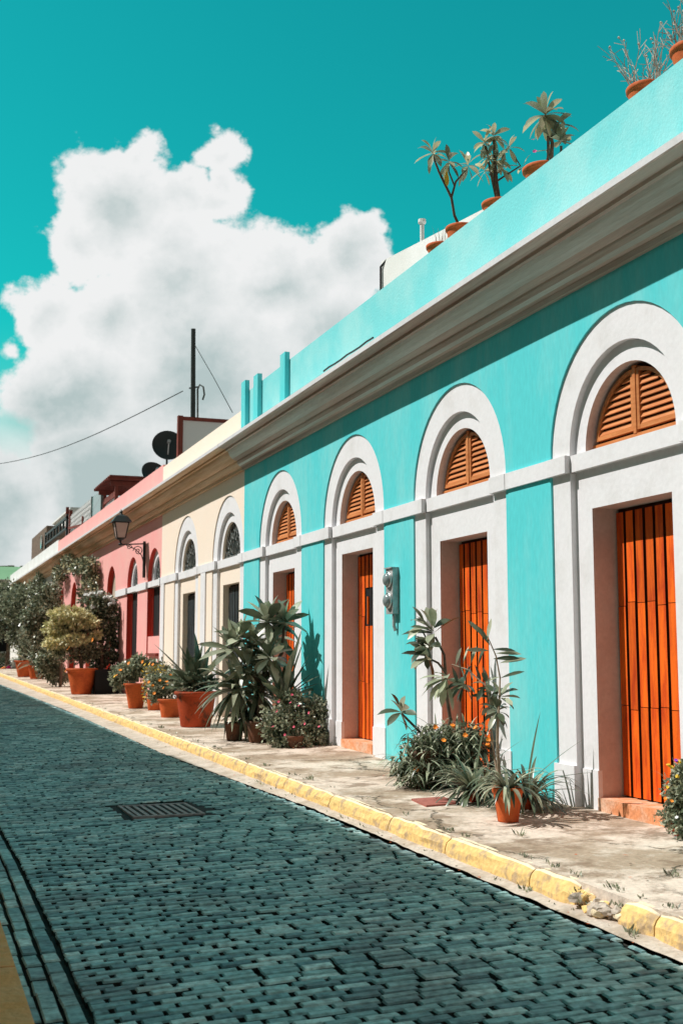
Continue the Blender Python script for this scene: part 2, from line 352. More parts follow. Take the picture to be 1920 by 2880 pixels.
for j in range(900):
    ya_, yb_ = -6 + (YE + 6) * j / 900, -6 + (YE + 6) * (j + 1) / 900
    for i in range(3):
        q_ = []
        for a_, y_ in ((i, ya_), (i + 1, ya_), (i + 1, yb_), (i, yb_)):
            xa_ = xg(y_) + .012 * noise.noise(Vector((y_ * 5, 1, 1))); x_ = xa_ + (XK + .06 - xa_) * a_ / 3; q_.append((x_, y_, zr(x_, y_) - .004 + .11 * max(0, x_ - 3.62) + .007 * noise.noise(Vector((x_ * 9, y_ * 6, 0)))))
        gut.quad(*q_)
struct('sunlit_gutter', gut, M['conc'])  # pale concrete stands in for the sunlit road edge
pv = MB(); strip(pv, 3.90, 5.9, -6, YE, lambda x, y: zp(x, y) + .012 * noise.noise(Vector((x * 1.1, y * .8, 3))), 300, 8); strip_ = [pv.quad((3.90, y_, zp(3.9, y_) - .2), (3.90, y_ + .5, zp(3.9, y_) - .2), (3.90, y_ + .5, zp(3.9, y_ + .5) + .004), (3.90, y_, zp(3.9, y_) + .004)) for y_ in [k * .5 for k in range(-12, 144)]]
struct('pavement', pv, M['pave'])
pl = MB(); strip(pl, -1.7, .42, -6, YE, lambda x, y: zr(x, y) + .15, 40, 1); struct('pavement', pl, M['pave'])
# kerbs
kb = MB()
y = -5.0
prof = [(3.965, -.03), (3.962, -.012), (3.935, .0), (3.905, -.003), (3.878, -.014), (3.855, -.036), (3.840, -.065), (3.832, -.10), (3.828, -.20)]
def kerb_seg(y0, y1, chip=.016):
    n = max(2, int((y1 - y0) / .09)); rows = []
    for i in range(n + 1):
        yy = y0 + (y1 - y0) * i / n; e = .013 if i in (0, n) else 0
        wv = .022 * noise.noise(Vector((yy * .55, 4, 4))); rows.append([(px + (wv if px < 3.92 else 0) + (e * 1.2 if px < 3.9 else 0) + chip * noise.noise(Vector((px * 9, yy * 4.1, k))) * (1 if 2 < k < 8 else .3), yy + (0 if 0 < i < n else 0), zp(3.93, yy) + pz - e + chip * .6 * noise.noise(Vector((px * 7, yy * 5, 9)))) for k, (px, pz) in enumerate(prof)])
    for i in range(n):
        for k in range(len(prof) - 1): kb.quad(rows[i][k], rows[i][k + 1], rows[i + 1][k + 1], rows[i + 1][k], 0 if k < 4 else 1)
    for rws in (rows[0], rows[-1]):
        kb.add(rws, [tuple(range(len(prof)))], 1)
segs = [-5, -3.9, -2.8, -1.6, -.5, .6, 1.7, 2.8, 3.9, 4.75, 5.62, 5.95]
for a, b in zip(segs, segs[1:]): kerb_seg(a, b - .012)
for a, b in ((6.42, 6.98), (6.98, 8.25), (8.25, 9.38), (9.38, 10.85), (10.85, 12.3), (12.3, 13.9), (13.9, 15.2), (15.2, 16.9)): kerb_seg(a, b - .014)
y = 16.9
while y < YE:
    l = U(1.2, 1.9); kerb_seg(y, min(YE, y + l - .015)); y += l
struct('kerb', kb, [M['kerbt'], M['kerbf']], False)
rb = MB()
import bmesh
bm_ = bmesh.new(); bmesh.ops.create_icosphere(bm_, subdivisions=2, radius=1); IV = [v.co.copy() for v in bm_.verts]; IF = [tuple(v.index for v in q.verts) for q in bm_.faces]; bm_.free()
for k in range(60):
    r = U(.018, .055); c = Vector((U(3.83, 3.95), U(5.94, 6.43), 0)); c.z = zr(c.x, c.y) + .02 + U(0, .07); sq_ = Vector((U(.7, 1.2), U(.8, 1.5), U(.5, .8)))
    rb.add([c + Vector((v.x * sq_.x, v.y * sq_.y, v.z * sq_.z)) * r * (1 + .9 * noise.noise(v * 2.2 + Vector((k * 3.1, 0, 0)))) for v in IV], IF, (0, 1, 2, 2)[k % 4])
struct('kerb_rubble', rb, [M['kerbt'], M['kerbf'], M['conc']], smooth=False, kind='stuff')
kl = MB()
for k in range(70):
    y0 = -4 + k * 1.1; kl.box(.40, .555, y0, y0 + 1.085, 0, 0, 0)
    for i in range(len(kl.v) - 8, len(kl.v)):
        x, yy, z = kl.v[i]; top = i - (len(kl.v) - 8) >= 4; kl.v[i] = (x - (.012 if top and x > .5 else 0), yy, zr(.56, yy) + (.155 if top else -.05))
struct('kerb', kl, M['kerbs'])
# weeds along kerb and cracks
wd = MB()
def tuft(x, y, z, n, h):
    for _ in range(n):
        a = U(0, 6.28); sleaf(wd, Vector((x + U(-.03, .03), y + U(-.05, .05), z)), Vector((math.cos(a) * .7, math.sin(a) * .7, U(.6, 1.4))), rv(), U(.5, 1) * h, .012, random.choice((0, 0, 1)))
for k in range(70):
    y = 4.6 + (U(0, 1) ** 1.6) * 26; tuft(3.975 + U(-.01, .03), y, zp(3.97, y), random.choice((2, 4, 9)), .045)
for k in range(26):
    y = 4.8 + U(0, 9); tuft(3.79, y, zr(3.79, y), random.choice((2, 5)), .05)
for k in range(12): tuft(U(3.82, 3.96), U(5.95, 6.45), zr(3.9, 6.2) + U(.02, .1), 10, .06)
for x, y, n in ((3.80, 5.75, 24), (3.80, 4.9, 18), (3.80, 6.95, 16), (4.5, 6.35, 18), (4.35, 8.0, 12), (4.02, 11.9, 24), (4.0, 19.5, 24)): tuft(x, y, (zr if x < 3.85 else zp)(x, y), n, .08)
struct('weeds', wd, [M['lgreen'], M['dgreen']], kind='stuff')
# debris leaves
db = MB()
for _ in range(260):
    if rnd() < .55: x = 3.66 + U(0, .13); y = U(4.6, 26); z = zr(x, y) + .012
    else: x = U(4.0, 5.4); y = U(5, 24); z = zp(x, y) + .016
    a = U(0, 6.28); sleaf(db, Vector((x, y, z)), Vector((math.cos(a), math.sin(a), 0)), Vector((U(-.3, .3), U(-.3, .3), 1)), U(.015, .045), U(.01, .02), random.choice((0, 1, 2)))
struct('fallen_leaves', db, [M['stem'], M['terra'], M['stemp']], kind='stuff')

# storm drain in the road
dr = thing('storm_drain', 'rectangular iron storm drain grate sunk in the cobbled road', 'drain', (2.35, 11.57, zr(2.35, 11.57)))
b = MB(); b.quad(*[(x, y, zr(x, y) - .012) for x, y in ((1.92, 11.08), (2.88, 11.08), (2.88, 12.08), (1.92, 12.08))]); b.build('surround', M['tarm'], dr)
b = MB()
def dz_(x, y): return zr(x, y) - .004
for (x0, x1, y0, y1) in ((2.04, 2.72, 11.14, 11.18), (2.04, 2.72, 11.96, 12.0), (2.04, 2.07, 11.18, 11.96), (2.69, 2.72, 11.18, 11.96)):
    b.box(x0, x1, y0, y1, dz_(2.4, 11.6) - .02, dz_(2.4, 11.6) + .006)
b.build('frame', M['grate'], dr)
b = MB()
for k in range(9):
    x = 2.10 + k * .073; b.box(x, x + .036, 11.185, 11.955, dz_(2.4, 11.6) - .02, dz_(2.4, 11.6) + .003)
b.build('grating', M['grate'], dr)
b = MB()
yc, xc = 9.86, 4.5
b.box(xc - .17, xc + .15, yc - .20, yc + .24, 0, 0)
for i in range(8): x, yy, z = b.v[i]; b.v[i] = (x + (.05 if yy > yc else 0), yy, zp(x, yy) + (.014 if i >= 4 else -.02))
solo('pavement_cover', b, M['redtile'], 'flat reddish cover plate set into the sunny pavement left of the small strappy pot plant', 'cover', (4.5, 9.86, zp(4.5, 9.86)))

# ================================================================ ROW OF HOUSES
XW, XR, XP, XD = 5.48, 5.50, 5.556, 5.80
Ro, Ri, Rl, ZC, WD = 1.134, .83, .655, 3.793, .572
ZCOR, ZPAR = 5.25, 6.62
NA = 28
def contour(yc, r, zc, zb):
    return [(yc + r, zb)] + [(yc + r * math.cos(math.pi * k / NA), zc + r * math.sin(math.pi * k / NA)) for k in range(NA + 1)] + [(yc - r, zb)]
def wall_with_arches(mb, y0, y1, x, zt, zb, bays, mi=0):
    cur = y0
    for (yc, r, zc) in sorted(bays):
        a = max(yc - r, y0); bb = min(yc + r, y1)
        if a > cur: mb.quad((x, cur, zb), (x, a, zb), (x, a, zt), (x, cur, zt), mi)
        pts = [(yc + r * math.cos(math.pi * k / NA), zc + r * math.sin(math.pi * k / NA)) for k in range(NA + 1)]
        for p, q in zip(pts, pts[1:]):
            mb.quad((x, p[0], p[1]), (x, q[0], q[1]), (x, q[0], zt), (x, p[0], zt), mi)
        cur = bb
    if y1 > cur: mb.quad((x, cur, zb), (x, y1, zb), (x, y1, zt), (x, cur, zt), mi)
def reveal(mb, pts, x0, x1, mi=0):
    for p, q in zip(pts, pts[1:]): mb.quad((x0, *p), (x0, *q), (x1, *q), (x1, *p), mi)
def band(mb, A, B, x, mi=0):
    for i in range(len(A) - 1): mb.quad((x, *A[i]), (x, *A[i + 1]), (x, *B[i + 1]), (x, *B[i]), mi)
def louvre_shutter(parent, yc, x, r, z0):
    s = MB()
    s.box(x - .03, x + .02, yc - r - .03, yc + r + .03, z0, z0 + .055); o = s.build('shutter', M['louvre'], parent)
    fr = MB(); n = 20
    for sgn in (1, -1):
        yin = yc + sgn * .022; rr = r - .02
        th0 = math.asin(min(1, .085 / rr)); th1 = math.acos(.05 / rr)
        P = []; Q = []
        for k in range(n + 1):
            th = th0 + (th1 - th0) * k / n; P.append((yc + sgn * rr * math.cos(th), z0 - .0 + rr * math.sin(th))); Q.append((yc + sgn * (rr - .032) * math.cos(th) , z0 + (rr - .032) * math.sin(th)))
        band(fr, P, Q, x - .026); reveal(fr, Q, x - .026, x + .02); reveal(fr, P, x - .026, x + .02)
        ya, yb = sorted((yin, yin + sgn * .038)); fr.box(x - .027, x + .02, ya, yb, z0 + .085, z0 + math.sqrt(rr * rr - .05 ** 2) - .004)
        ya, yb = sorted((yin + sgn * .038, yc + sgn * (rr - .01))); fr.box(x - .025, x + .02, ya, yb, z0 + .085, z0 + .122)
    fr.build('frame', M['louvre'], o)
    ml = MB(); ml.box(x - .036, x + .02, yc - .02, yc + .02, z0 + .056, z0 + r - .0); ml.build('mullion', M['louvre'], o)
    sl = MB(); z = z0 + .145
    while z < z0 + r - .07:
        half = math.sqrt(max(0, (r - .05) ** 2 - (z - z0 + .01) ** 2))
        for sgn in (1, -1):
            a, c = yc + sgn * .055, yc + sgn * half
            if half > .09: sl.bar((x - .002, a, z), (x - .002, c, z), .050, .010, 0, up=(-1.7, 0, 1.))
        z += .056
    so = sl.build('louvres', M['louvre'], o)
    bk = MB(); P = contour(yc, r + .03, z0, z0)[1:-1]; bk.add([(x + .03, *p) for p in P], [tuple(range(len(P)))]); bk.build('backing', M['groove'], o)
    return o
def fanlight(parent, yc, x, r, z0):
    s = MB(); P = contour(yc, r + .02, z0, z0)[1:-1]; s.add([(x + .03, *p) for p in P], [tuple(range(len(P)))]); o = s.build('fanlight', M['glass'], parent)
    g_ = MB(); band(g_, contour(yc, r, z0, z0)[1:-1], contour(yc, r - .04, z0, z0)[1:-1], x)
    g_.box(x - .01, x + .02, yc - r, yc + r, z0, z0 + .04)
    for k in range(7):
        th = math.pi * (k + .5) / 7; g_.tube([(x, yc + .12 * math.cos(th), z0 + .12 * math.sin(th)), (x, yc + (r - .03) * math.cos(th), z0 + (r - .03) * math.sin(th))], .008, 5)
        c = Vector((x - .004, yc + r * .62 * math.cos(th), z0 + r * .62 * math.sin(th)))
        for sg in (1, -1):
            pts = [c + Vector((0, sg * (.01 + .09 * q / 10) * math.cos(q * .62 + th), (.02 + .09 * q / 10) * math.sin(q * .62 + th))) for q in range(11)]; g_.tube(pts, .008, 4)
    g_.build('scrollwork', M['irong'], o); return o
def plank_door(parent, yc, x, w, zb, zt, m, slot=None, nb=8, name='door'):
    bk = MB(); bk.box(x + .02, x + .05, yc - w, yc + w, zb, zt + .02); o = bk.build(name, M['groove'], parent)
    pitch = 2 * w / nb; pb = MB()
    for k in range(nb):
        y0 = yc - w + k * pitch + .019; y1 = yc - w + (k + 1) * pitch - .019
        zz = [zb + .01, zb + .75 + U(-.03, .03), zb + 1.62 + U(-.03, .03), zt - .03]
        holes = slot and (y0 + y1) / 2 > slot[0] and (y0 + y1) / 2 < slot[1]
        for a, c in zip(zz, zz[1:]):
            rs = [(a, c - .003)]
            if holes: rs = [(p, q) for p, q in ((a, min(c, slot[2])), (max(a, slot[3]), c)) if q - p > .02]
            for p, q in rs: 
                xf = x - .018 + U(-.002, .002); pb.quad((xf, y0, p), (xf, y1, p), (xf, y1, q - .003), (xf, y0, q - .003), 0)
                for ys_ in (y0, y1): pb.quad((xf, ys_, p), (x + .02, ys_, p), (x + .02, ys_, q - .003), (xf, ys_, q - .003), 1)  # plank sides: their shade is put in as dark colour
                for zs_ in (p, q - .003): pb.quad((xf, y0, zs_), (xf, y1, zs_), (x + .02, y1, zs_), (x + .02, y0, zs_), 1)
    pb.build('planks', [m, M['groove']], o)
    if slot:
        sl = MB(); sl.box(x - .004, x + .018, slot[0], slot[1], slot[2], slot[3]); sl.build('mail_slot', M['dark'], o)
        hd = MB(); hd.box(x - .03, x - .006, (slot[0] + slot[1]) / 2 - .012, (slot[0] + slot[1]) / 2 + .012, slot[2] + .02, slot[3] - .12); hd.build('handle', M['orange'], o)
    return o
def portal(parent, yc, zd, m_ring, m_low, m_up, m_rev, door, fan, zbase, wood=None, slot=None, plinth=True, clip=None):
    cA = contour(yc, Ro, ZC, 0); cB = contour(yc, Ri, ZC, 0)
    p = MB(); band(p, cA, cB, XR); reveal(p, cB, XR, XP)
    if plinth:
        for s in (1, -1):
            a, c = sorted((yc + s * (Ri - .0), yc + s * (Ro + .03))); a, c = (a - (.004 if s > 0 else 0), c + (.004 if s < 0 else 0)); p.box(XW - .012, XR + .05, a, c, 0, zbase + .36)
    o = p.build('door_surround', m_ring, parent)
    q = MB()
    for s in (1, -1):
        a, c = sorted((yc + s * WD, yc + s * Ri)); q.quad((XP, a, 0), (XP, c, 0), (XP, c, ZC), (XP, a, ZC), 0)
        a2, c2 = sorted((yc + s * (WD - .02), yc + s * Ri))
        if plinth: q.box(XP - .012, XP + .03, min(a, c) - (.004 if s > 0 else -.004), max(a, c) - (.004 if s > 0 else -.004), 0, zbase + .34, 0)
    q.quad((XP, yc - WD, zd), (XP, yc + WD, zd), (XP, yc + WD, ZC), (XP, yc - WD, ZC), 0)
    band(q, contour(yc, Ri, ZC, ZC)[1:-1], contour(yc, Rl, ZC, ZC)[1:-1], XP, 1)
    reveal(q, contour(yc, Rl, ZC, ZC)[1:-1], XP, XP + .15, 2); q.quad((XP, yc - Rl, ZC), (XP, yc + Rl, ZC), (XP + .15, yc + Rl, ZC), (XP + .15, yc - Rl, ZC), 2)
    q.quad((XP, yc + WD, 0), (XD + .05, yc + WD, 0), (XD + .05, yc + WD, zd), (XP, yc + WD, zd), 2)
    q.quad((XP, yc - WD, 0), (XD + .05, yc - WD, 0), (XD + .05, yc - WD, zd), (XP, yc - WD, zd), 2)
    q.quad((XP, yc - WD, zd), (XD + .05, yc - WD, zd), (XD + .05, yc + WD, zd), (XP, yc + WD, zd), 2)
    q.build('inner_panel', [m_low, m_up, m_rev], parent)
    if fan == 'louvre': louvre_shutter(parent, yc, XP + .105, Rl - .022, ZC)
    else: fanlight(parent, yc, XP + .05, Rl, ZC)
    if door == 'plank':
        plank_door(parent, yc, XD, WD, zbase + .12, zd, M['orange'], slot)
        st = MB(); st.box(XP - .02, XD + .06, yc - WD + .003, yc + WD - .003, 0, zbase + .115)
        for i in range(4, 8): pass
        st.build('doorstep', M['step'], parent)
    elif door == 'slate':
        d = plank_door(parent, yc, XD - .12, WD, zbase + .1, zd, M['slate'], None, 10)
    return o
def cornice(parent, y0, y1, m, scale=1.):
    P = [(5.50, 5.24), (5.43, 5.24), (5.43, 5.295), (5.39, 5.305), (5.36, 5.335), (5.34, 5.375), (5.34, 5.40), (5.30, 5.405), (5.255, 5.43), (5.215, 5.47), (5.185, 5.52), (5.17, 5.56), (5.13, 5.565), (5.13, 5.60), (5.0, 5.605), (4.99, 5.62), (4.985, 5.675), (5.02, 5.69), (5.50, 5.715)]
    c = MB(); n = max(2, int((y1 - y0) / .8))
    for i in range(n):
        ya, yb = y0 + (y1 - y0) * i / n, y0 + (y1 - y0) * (i + 1) / n
        for k in range(len(P) - 1):
            w = lambda yy: .004 * noise.noise(Vector((yy * .9, k * .1, 2)))
            c.quad((P[k][0] + w(ya), ya, P[k][1] + w(ya)), (P[k + 1][0] + w(ya), ya, P[k + 1][1] + w(ya)), (P[k + 1][0] + w(yb), yb, P[k + 1][1] + w(yb)), (P[k][0] + w(yb), yb, P[k][1] + w(yb)), 1 if k >= 15 else (2 if k in (3, 8, 9, 10) else 0))  # lit and shaded colours assigned by moulding face
    for yy in (y0, y1): c.add([(a, yy, b) for a, b in P], [tuple(range(len(P)))], 0)
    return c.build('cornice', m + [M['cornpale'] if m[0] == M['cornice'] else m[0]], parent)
def parapet(parent, y0, y1, m, z1=ZPAR, th=.22, ym=None):
    c = MB(); c.box(XW, XW + th, y0, y1, 5.7, z1); return c.build('parapet', m, parent)
def string(parent, segs):
    c = MB()
    for (y0, y1, x) in segs: c.box(x, x + .12, y0, y1, 3.625 + (.004 if x > 5.46 else 0), 3.78 + (.003 if x < 5.46 else 0))
    return c.build('string_course', M['white'], parent)
def string_for(bays, y0, y1):
    segs = []; cur = y0
    for yc in sorted(bays):
        if yc - Ro - .03 > cur: segs.append((cur, yc - Ro - .03, 5.452))
        segs += [(yc - Ro - .03, yc - Ri, 5.446), (yc - Ri, yc + Ri, 5.502), (yc + Ri, yc + Ro + .03, 5.446)]; cur = yc + Ro + .03
    if y1 > cur: segs.append((cur, y1, 5.452))
    return segs
def roofbox(parent, y0, y1, depth=9):
    c = MB(); c.box(5.72, XW + depth, y0, y1, 5.9, 6.0); c.build('roof', M['roofm'], parent)
    c = MB(); c.box(XW + depth, XW + depth + .2, y0, y1, 0, 6.3); c.box(XW + .4, XW + depth, y0 + .02, y0 + .2, 0, 5.9); c.build('rear_wall', M['whitew'], parent)

# --- turquoise house
YT0, YT1 = -1.0, 19.885
tq = thing('row_house', 'turquoise single-storey row house with orange doors under white arches', 'house', (XW, 9.5, zp(5.5, 9.5)), 'terraced houses along the right side of the street')
bays = [(8.248, 3.281), (11.38, 3.275), (14.553, 3.378), (17.80, 3.34)]
near = [(5.06, 3.281), (1.9, 3.281)]
w = MB(); allb = [(yc, Ro, ZC) for yc, _ in bays + near]
wall_with_arches(w, YT0, YT1, XW, 5.6, 0, allb)
for yc, _ in bays + near: reveal(w, contour(yc, Ro, ZC, 0), XW, XR)
w.build('wall', M['teal'], tq)
for i, (yc, zd) in enumerate(near + bays):
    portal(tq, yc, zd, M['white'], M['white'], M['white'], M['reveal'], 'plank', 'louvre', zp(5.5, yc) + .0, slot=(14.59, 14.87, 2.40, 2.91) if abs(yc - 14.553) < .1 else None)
string(tq, string_for([b[0] for b in bays + near], YT0, YT1))
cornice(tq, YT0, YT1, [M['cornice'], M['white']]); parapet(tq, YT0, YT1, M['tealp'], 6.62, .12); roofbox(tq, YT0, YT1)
c = MB(); c.box(XW + .122, XW + .60, YT0, YT1, 5.7, 6.625); c.build('parapet_ledge', M['whitew'], tq)
for yy, zt in ((19.74, 6.80), (18.95, 6.74), (17.42, 6.74)):
    c = MB(); c.box(5.40, 5.479, yy - .13, yy + .13, 5.70, zt); c.build('parapet_pier', M['teal'], tq)
# --- cream house
YC1 = 27.0
cr_ = thing('row_house', 'cream row house with two white arches and dark slate doors', 'house', (XW, 23.5, zp(5.5, 23.5)), 'terraced houses along the right side of the street')
cb = [21.02, 24.453]
w = MB(); wall_with_arches(w, YT1, YC1, XW, 5.6, 0, [(y_, Ro, ZC) for y_ in cb])
for y_ in cb: reveal(w, contour(y_, Ro, ZC, 0), XW, XR)
w.build('wall', M['cream'], cr_)
for y_ in cb: portal(cr_, y_, 3.31, M['white'], M['cream'], M['white'], M['cream'], 'slate', 'fan', zp(5.5, y_), plinth=False)
string(cr_, [s if s[0] >= YT1 else (YT1 + .0, s[1], s[2]) for s in string_for(cb, YT1, YC1) if s[1] > YT1])
for ya_ in (22.62, 26.58):
    c = MB(); c.box(5.455, 5.50, ya_, ya_ + .38, 0, 3.62); c.build('pilaster', M['white'], cr_)
cornice(cr_, YT1, YC1, [M['cornicec'], M['white']]); parapet(cr_, YT1, YC1, M['cream'], 6.36); roofbox(cr_, YT1, YC1)
# --- pink house
YP1 = 47.2
pk = thing('row_house', 'salmon pink row house with red arched reveals behind the flower pots', 'house', (XW, 37, zp(5.5, 37)), 'terraced houses along the right side of the street')
pr = .76; pz = 3.78
pbays = [(27.88, 'win'), (30.72, 'door'), (34.1, 'plain'), (38.1, 'plain'), (42.15, 'plain'), (45.8, 'plain')]
w = MB(); wall_with_arches(w, YC1, YP1, XW, 5.6, 0, [(y_, pr, pz) for y_, _ in pbays]); w.build('wall', M['pink'], pk)
for y_, k in pbays:
    w = MB(); reveal(w, contour(y_, pr, pz, 0), XW + .001, XW + .15); w.build('arch_reveal', M['red'], pk)
for y_, k in pbays:
    w = MB(); cA = contour(y_, pr, pz, pz)[1:-1]; cB = contour(y_, pr - .2, pz, pz)[1:-1]
    if k != 'plain':
        band(w, cA, cB, XW + .10); reveal(w, cB, XW + .10, XW + .2); w.build('arch_trim', M['white'], pk); fanlight(pk, y_, XW + .16, pr - .2, pz)
        w = MB(); w.box(XW + .148, XW + .2, y_ - pr, y_ + pr, 0 if k == 'door' else 2.45, 3.62); w.build('door' if k == 'door' else 'window', M['dark'], pk)
        w = MB(); w.box(XW + .12, XW + .147, y_ + pr - .07, y_ + pr - .002, 0, 3.6); w.build('door_frame', M['red'], pk)
        if k == 'win':
            w = MB(); w.box(XW + .03, XW + .146, y_ - pr, y_ + pr, 0, 2.449); w.build('window_apron', M['pink'], pk)
            w = MB(); w.box(XW - .05, XW + .03, y_ - .6, y_ + .6, 1.98, 2.05); w.build('window_sill', M['rust'], pk)
    else:
        cB = contour(y_, pr, pz, 0); w.add([(XW + .149, *p) for p in cB], [tuple(range(len(cB)))]); w.build('blind_arch_panel', M['beige'], pk)
c = MB()
for a, b_, x in ((YC1, 27.12, 5.452), (28.64, 29.96, 5.452), (31.48, 33.15, 5.452)): c.box(x - .02, x + .12, a, b_, 3.60, 3.775)
c.box(XW + .0, XW + .14, 27.121, 28.639, 3.63, 3.77); c.box(XW + .0, XW + .14, 29.961, 31.479, 3.63, 3.77); c.build('string_course', M['white'], pk)
cornice(pk, YC1, YP1, [M['cornicec'], M['white']]); parapet(pk, YC1, YP1, M['pink'], 6.42); roofbox(pk, YC1, YP1)
# --- white house at the end of the row
wh = thing('row_house', 'white row house at the far end of the terrace, mostly behind trees', 'house', (XW, 55, zp(5.5, 55)), 'terraced houses along the right side of the street')
YW1 = 70.0
w = MB(); w.box(XW, XW + .3, YP1, YW1, 0, 5.6); w.build('wall', M['whitew'], wh)
cornice(wh, YP1, YW1, [M['cornicec'], M['white']]); parapet(wh, YP1, YW1, M['whitew'], 6.5); roofbox(wh, YP1, YW1)
for y_ in (50, 54, 58, 62):
    w = MB(); w.box(XW - .03, XW + .02, y_ - .6, y_ + .6, 1.0, 3.4); w.build('shutter', M['slate'], wh)
# --- green building across the end of the street
ge = thing('end_building', 'green and beige building closing the far end of the street', 'house', (2, 76, 1.2))
w = MB(); w.box(-9, 14, 76, 84, 0, 6.06); w.build('wall', M['beige'], ge)
w = MB(); w.box(-9.2, 14.2, 75.6, 84, 6.06, 6.62); w.build('eaves', M['beige'], ge)
w = MB(); w.add([(-9.1, 75.65, 6.63), (14.1, 75.65, 6.63), (14.1, 79, 7.66), (-9.1, 79, 7.66)], [(0, 1, 2, 3)]); w.build('sloped_roof', M['green'], ge)
w = MB()
for k in range(120): x = -9 + k * .193; h = 7.46 + .1 * noise.noise(Vector((x, 0, 0))) + U(0, .1); w.box(x, x + .185, 79.02, 80, 7.2, h + .2)
w.build('roof', M['brownw'], ge)
for x in (-6, -3, 0, 3, 6, 9):
    w = MB(); w.box(x - .6, x + .6, 75.93, 76.02, 2.2, 4.6); o = w.build('window', M['dark'], ge); w = MB()
    for a, b_, c_, d_ in ((-.7, -.6, 2.1, 4.7), (.6, .7, 2.1, 4.7), (-.6, .6, 4.6, 4.7), (-.6, .6, 2.1, 2.2)): w.box(x + a, x + b_, 75.9, 75.99, c_, d_)
    w.build('frame', M['whitew'], o)

# --- houses on the camera's side of the street (they shade the road)
for (y0, y1, zt, lab, mm) in ((-8, 5.2, 7.53, 'pale ochre house on the near left side of the street', 'leftw'), (5.2, 19, 7.53, 'second pale ochre house on the left side of the street', 'leftw'), (19, 40, 7.42, 'long ochre house further along the left side of the street', 'leftw'), (40, 74, 7.36, 'last ochre house on the left side of the street', 'leftw')):
    h = thing('row_house', lab, 'house', (-1.6, (y0 + y1) / 2, .5), 'houses along the left side of the street')
    w = MB(); w.box(-8, -1.6, y0, y1, 0, 7.0 if zt > 7.2 else zt); w.build('wall', M[mm], h)
    w = MB(); w.box(-8, -1.55, y0 + .001, y1 - .001, 7.001, zt); w.build('parapet', M['whitew'], h)
    y_ = y0 + 1.8
    while y_ < y1 - 1.2:
        w = MB(); w.box(-1.65, -1.56, y_ - .55, y_ + .55, .4, 3.4); d = w.build('door', M['slate'], h)
        w = MB(); w.box(-1.64, -1.54, y_ - .72, y_ - .551, .4, 3.4); w.box(-1.64, -1.54, y_ + .551, y_ + .72, .4, 3.4); w.box(-1.64, -1.535, y_ - .722, y_ + .722, 3.4, 3.55); w.build('frame', M['whitew'], d)
        y_ += 3.1

# ================================================================ THINGS ON WALLS AND ROOFS
# electric meter
mt = thing('electric_meter', 'grey electric meter box with round glass meters on the turquoise wall between two doors', 'meter', (5.40, 12.97, 2.77))
b = MB(); b.box(5.40, 5.479, 12.96, 13.17, 2.50, 3.04); b.box(5.38, 5.48, 12.955, 13.18, 3.041, 3.055); b.build('box', M['metal'], mt)
for zc_ in (2.91, 2.66):
    b = MB(); b.lathe((5.40, 13.065, zc_), [(.09, 0), (.09, .02), (.078, .025), (.076, .045), (.06, .062), (.03, .075), (.001, .078)], 24, 0, ax=(-1, 0, 0)); o = b.build('meter_dome', M['meterg'], mt, True)
    b = MB(); b.lathe((5.40, 13.065, zc_), [(.093, 0), (.099, .01), (.099, .024), (.088, .03)], 24, 0, ax=(-1, 0, 0)); b.build('ring', M['steel'], o, True)
b = MB(); b.tube([(5.44, 13.02, 2.50), (5.44, 13.02, 2.36), (5.46, 13.02, 2.30)], .022, 8); b.build('conduit', M['metal'], mt)
# street lantern on bracket
lm = thing('wall_lantern', 'black four-sided wall lantern hanging on a scrolled bracket on the pink house', 'lantern', (5.45, 29.0, 4.3))
LY = 29.0; lx = 4.86
b = MB(); b.box(5.42, 5.475, LY - .03, LY + .03, 3.9, 4.80); b.box(5.43, 5.478, LY - .05, LY + .05, 4.0, 4.12)
b.tube([(5.45, LY, 4.74), (lx, LY, 4.70)], .018, 6)
sp_ = [(5.30 - .13 * (1 - q / 16) * math.cos(q * .75), LY, 4.56 + .13 * (1 - q / 16) * math.sin(q * .75)) for q in range(15)]; b.tube(sp_, .012, 5)
sp_ = [(5.08 + .07 * (1 - q / 14) * math.cos(q * .75), LY, 4.64 + .06 * (1 - q / 14) * math.sin(q * .75)) for q in range(12)]; b.tube(sp_, .01, 5)
b.tube([(5.43, LY, 4.30), (5.38, LY, 4.46), (5.22, LY, 4.60), (5.0, LY, 4.69)], .012, 5); b.build('bracket', M['iron'], lm)
b = MB(); b.lathe((lx, LY, 4.68), [(.001, 0), (.04, .01), (.05, .04), (.02, .07), (.03, .12), (.09, .15), (.10, .17)], 12, 0); b.build('base', M['iron'], lm)
def sq(h, zb, c): return [(c[0] + a * h, c[1] + bb * h, zb) for a, bb in ((-1, -1), (1, -1), (1, 1), (-1, 1))]
b = MB(); A = sq(.10, 4.86, (lx, LY)); B = sq(.17, 5.24, (lx, LY)); b.add(A + B, [(0, 1, 5, 4), (1, 2, 6, 5), (2, 3, 7, 6), (3, 0, 4, 7)]); b.build('glass', M['lampglass'], lm)
b = MB()
for k in range(4): b.bar(A[k], B[k], .022, .022); b.bar(A[k], A[(k + 1) % 4], .02, .02); b.bar(B[k], B[(k + 1) % 4], .026, .026)
b.build('frame', M['iron'], lm)
b = MB(); A = sq(.24, 5.25, (lx, LY)); B = sq(.13, 5.40, (lx, LY)); C = sq(.05, 5.44, (lx, LY)); b.add(A + B + C, [(0, 1, 5, 4), (1, 2, 6, 5), (2, 3, 7, 6), (3, 0, 4, 7), (4, 5, 9, 8), (5, 6, 10, 9), (6, 7, 11, 10), (7, 4, 8, 11), (0, 3, 2, 1), (8, 9, 10, 11)])
b.lathe((lx, LY, 5.44), [(.05, 0), (.03, .04), (.045, .07), (.015, .11), (.001, .14)], 10, 0); b.build('cap', M['iron'], lm)
